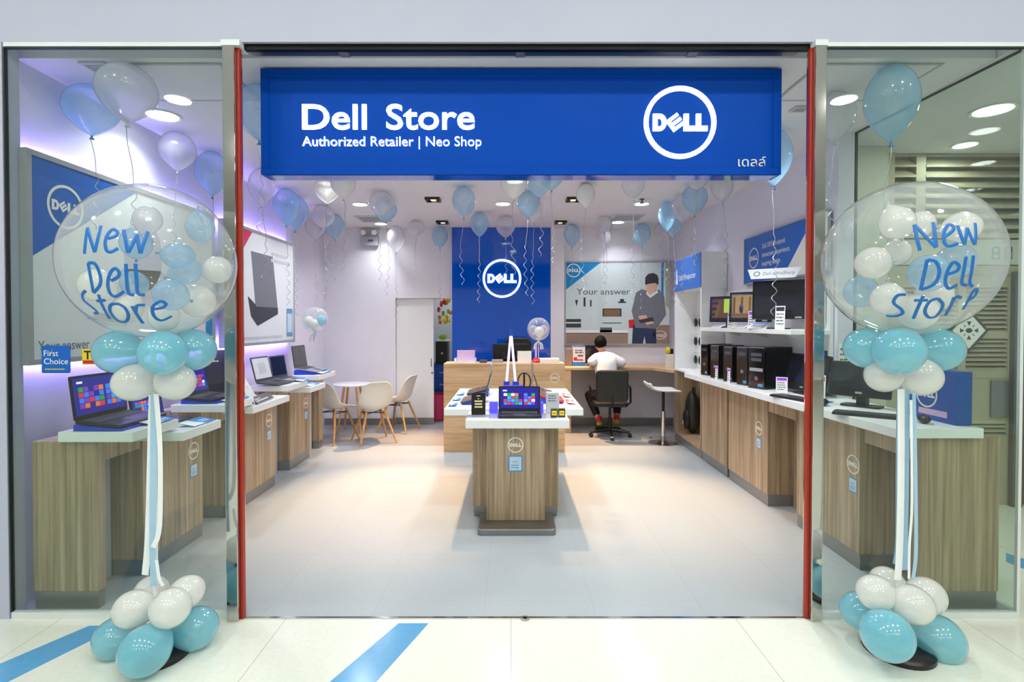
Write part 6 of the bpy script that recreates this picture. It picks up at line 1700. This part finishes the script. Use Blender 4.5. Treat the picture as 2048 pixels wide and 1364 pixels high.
# the person sits facing the back wall, forearms on the counter, feet tucked onto the star base
pr = thing('person', 'person in a white shirt and black trousers seated at the back counter, seen from behind', 'person', (1.34, 7.40, 0.0))
ppx, ppy = 1.34, 7.40
def L_(x, y, z): return (x - ppx, y - ppy, z)
hip = L_(1.36, 7.42, 0.56); waist = L_(1.355, 7.44, 0.72); chest = L_(1.345, 7.50, 0.93); shl = L_(1.335, 7.54, 1.08); neck = L_(1.315, 7.575, 1.16); hb = L_(1.295, 7.60, 1.215)
hc = L_(1.285, 7.615, 1.285); ht = L_(1.28, 7.615, 1.345)
BV, BE, BR = [], [], []
def bv(p, r, par=None):
    BV.append(p); BR.append(r)
    if par is not None: BE.append((par, len(BV) - 1))
    return len(BV) - 1
i_hip = bv(hip, (0.135, 0.10)); i_w = bv(waist, (0.125, 0.09), i_hip); i_c = bv(chest, (0.14, 0.095), i_w); i_s = bv(shl, (0.10, 0.075), i_c)
i_n = bv(neck, 0.046, i_s); i_hb = bv(hb, (0.060, 0.066), i_n); i_hc = bv(hc, (0.072, 0.085), i_hb); i_ht = bv(ht, (0.05, 0.06), i_hc)
arms = {}
for sd, pts in ((-1, (L_(1.20, 7.53, 1.06), L_(1.115, 7.48, 1.0), L_(1.20, 7.78, 0.985), L_(1.235, 7.80, 0.975))), (1, (L_(1.47, 7.53, 1.055), L_(1.60, 7.49, 1.0), L_(1.56, 7.74, 0.985), L_(1.54, 7.79, 0.975)))):
    a = bv(pts[0], 0.058, i_s); mid = tuple((p + q_) / 2 for p, q_ in zip(pts[0], pts[1])); a = bv(mid, 0.047, a); a = bv(pts[1], 0.040, a)
    a = bv(tuple((p + q_) / 2 for p, q_ in zip(pts[1], pts[2])), 0.036, a); a = bv(pts[2], (0.026, 0.022), a)
    a = bv(pts[3], (0.034, 0.016), a); arms[sd] = (a, pts)
legs = {}
for sd, pts in ((-1, (L_(1.26, 7.44, 0.54), L_(1.135, 7.76, 0.53), L_(1.26, 7.56, 0.19))), (1, (L_(1.45, 7.44, 0.54), L_(1.57, 7.80, 0.52), L_(1.515, 7.57, 0.21)))):
    a = bv(pts[0], 0.085, i_hip); a = bv(tuple((p + q_) / 2 for p, q_ in zip(pts[0], pts[1])), 0.072, a); k_ = bv(pts[1], 0.055, a)
    a = bv(tuple(p * 0.6 + q_ * 0.4 for p, q_ in zip(pts[1], pts[2])), 0.050, k_); a = bv(pts[2], 0.034, a)
    legs[sd] = pts
    f0 = V(pts[2]); bv(tuple(f0 + V((0.0, -0.03, -0.03))), 0.032, a); bv(tuple(f0 + V((0.02 * sd * -1, 0.08, -0.075))), (0.034, 0.022), a)
for sd in (-1, 1):            # five fingers each, curled, rooted in the palm
    a, pts = arms[sd]; w_, p_ = V(pts[2]), V(pts[3]); dr_ = (p_ - w_).normalized(); side = V((dr_.y, -dr_.x, 0)) * sd
    for k, (off, ln) in enumerate(((-0.024, 0.062), (-0.008, 0.074), (0.008, 0.07), (0.023, 0.055))):
        b0 = p_ + side * off + dr_ * 0.028
        i0 = bv(tuple(b0), 0.009, a); i1 = bv(tuple(b0 + dr_ * ln * 0.5 + V((0, 0, -0.006))), 0.008, i0); bv(tuple(b0 + dr_ * ln * 0.9 + V((0, 0, -0.018))), 0.0068, i1)
    th0 = p_ - side * 0.032 - dr_ * 0.005
    i0 = bv(tuple(th0), 0.010, a); bv(tuple(th0 - side * 0.012 + dr_ * 0.04), 0.008, i0)
fz = V(hc)
i_no = bv(tuple(fz + V((0.002, 0.085, -0.018))), 0.013, i_hc); bv(tuple(fz + V((0.002, 0.100, -0.028))), 0.009, i_no)
for s_ in (-1, 1): bv(tuple(fz + V((s_ * 0.076, -0.005, -0.012))), (0.012, 0.02), i_hc)
place('body', skin_mesh('body', BV, BE, BR, M['skin'], 0, 2), pr)
for s_ in (-1, 1): MB().ball(tuple(fz + V((s_ * 0.030, 0.078, 0.004))), 0.011, 0.008, 0.008, 10, 6).build('eye', M['paper'], pr, smooth=True)
MB().ball(tuple(fz + V((0, 0.076, -0.052))), 0.022, 0.008, 0.006, 10, 6).build('mouth', M['redp'], pr, smooth=True)
hr = MB()
hv, hf = [], []
n_, k_ = 22, 12
for i in range(k_ + 1):
    el = pi / 2 - (pi * 0.80) * i / k_
    for j in range(n_):
        az = 2 * pi * j / n_
        fwd = sin(az)
        lim = el
        if fwd > 0.2: lim = max(el, R(18) * fwd + R(-8))
        rr = 1.0 + 0.03 * sin(az * 7 + i)
        hv.append(fz + V((0.088 * cos(lim) * cos(az) * rr, 0.102 * cos(lim) * fwd * rr - 0.006, 0.012 + 0.098 * sin(lim) * rr)))
for i in range(k_):
    for j in range(n_): hf.append((i * n_ + j, (i + 1) * n_ + j, (i + 1) * n_ + (j + 1) % n_, i * n_ + (j + 1) % n_))
hr.add(hv, hf); ho = hr.build('hair', M['hair'], pr, smooth='all')
# shirt
SV, SE, SR = [], [], []
def sv(p, r, par=None):
    SV.append(p); SR.append(r)
    if par is not None: SE.append((par, len(SV) - 1))
    return len(SV) - 1
a0 = sv(tuple(V(hip) + V((0, -0.01, -0.02))), (0.165, 0.128)); a1 = sv(tuple(V(waist) + V((0, -0.01, 0))), (0.155, 0.118), a0); a2 = sv(tuple(V(chest) + V((0, -0.005, 0))), (0.172, 0.122), a1); a3 = sv(tuple(V(shl) + V((0, 0, 0.005))), (0.125, 0.092), a2); sv(tuple(V(neck) + V((0, -0.004, -0.012))), 0.060, a3)
for sd in (-1, 1):
    _, pts = arms[sd]; b = sv(pts[0], 0.080, a3); b = sv(tuple((p + q_) / 2 for p, q_ in zip(pts[0], pts[1])), 0.076, b); b = sv(tuple(p * 0.12 + q_ * 0.88 for p, q_ in zip(pts[0], pts[1])), 0.070, b)
    sv(tuple(p * 0.65 + q_ * 0.35 for p, q_ in zip(pts[1], pts[2])), 0.058, b)
place('shirt', skin_mesh('shirt', SV, SE, SR, M['shirt'], 0, 2), pr)
a = MB(); 
for i in range(3): a.box(0.0 + (-0.045 + i * 0.035), 0.0 + (-0.045 + i * 0.035) + 0.026, -0.032, -0.028, 1.02, 1.035)
TV, TE, TR = [hip], [], [(0.150, 0.118)]
for sd in (-1, 1):
    pts = legs[sd]; n0 = len(TV)
    TV += [pts[0], tuple((p + q_) / 2 for p, q_ in zip(pts[0], pts[1])), pts[1], tuple(p * 0.6 + q_ * 0.4 for p, q_ in zip(pts[1], pts[2])), tuple(p * 0.12 + q_ * 0.88 for p, q_ in zip(pts[1], pts[2]))]
    TR += [0.102, 0.090, 0.073, 0.066, 0.054]; TE += [(0, n0), (n0, n0 + 1), (n0 + 1, n0 + 2), (n0 + 2, n0 + 3), (n0 + 3, n0 + 4)]
place('trousers', skin_mesh('trousers', TV, TE, TR, M['trouser'], 0, 2), pr)
for sd in (-1, 1):
    f0 = V(legs[sd][2])
    place('shoe', skin_mesh('shoe', [tuple(f0 + V((0, -0.035, -0.035))), tuple(f0 + V((-0.01 * sd, 0.03, -0.062))), tuple(f0 + V((-0.02 * sd, 0.10, -0.09)))], [(0, 1), (1, 2)], [(0.046, 0.05), (0.046, 0.042), (0.040, 0.028)], M['shoe'], 0, 2), pr)
    MB().cyl(tuple(f0 + V((0, 0.012, 0.035))), tuple(f0 + V((0, -0.012, -0.02))), 0.044, 0.041, 14).build('sock', M['sock'], pr, smooth=True)
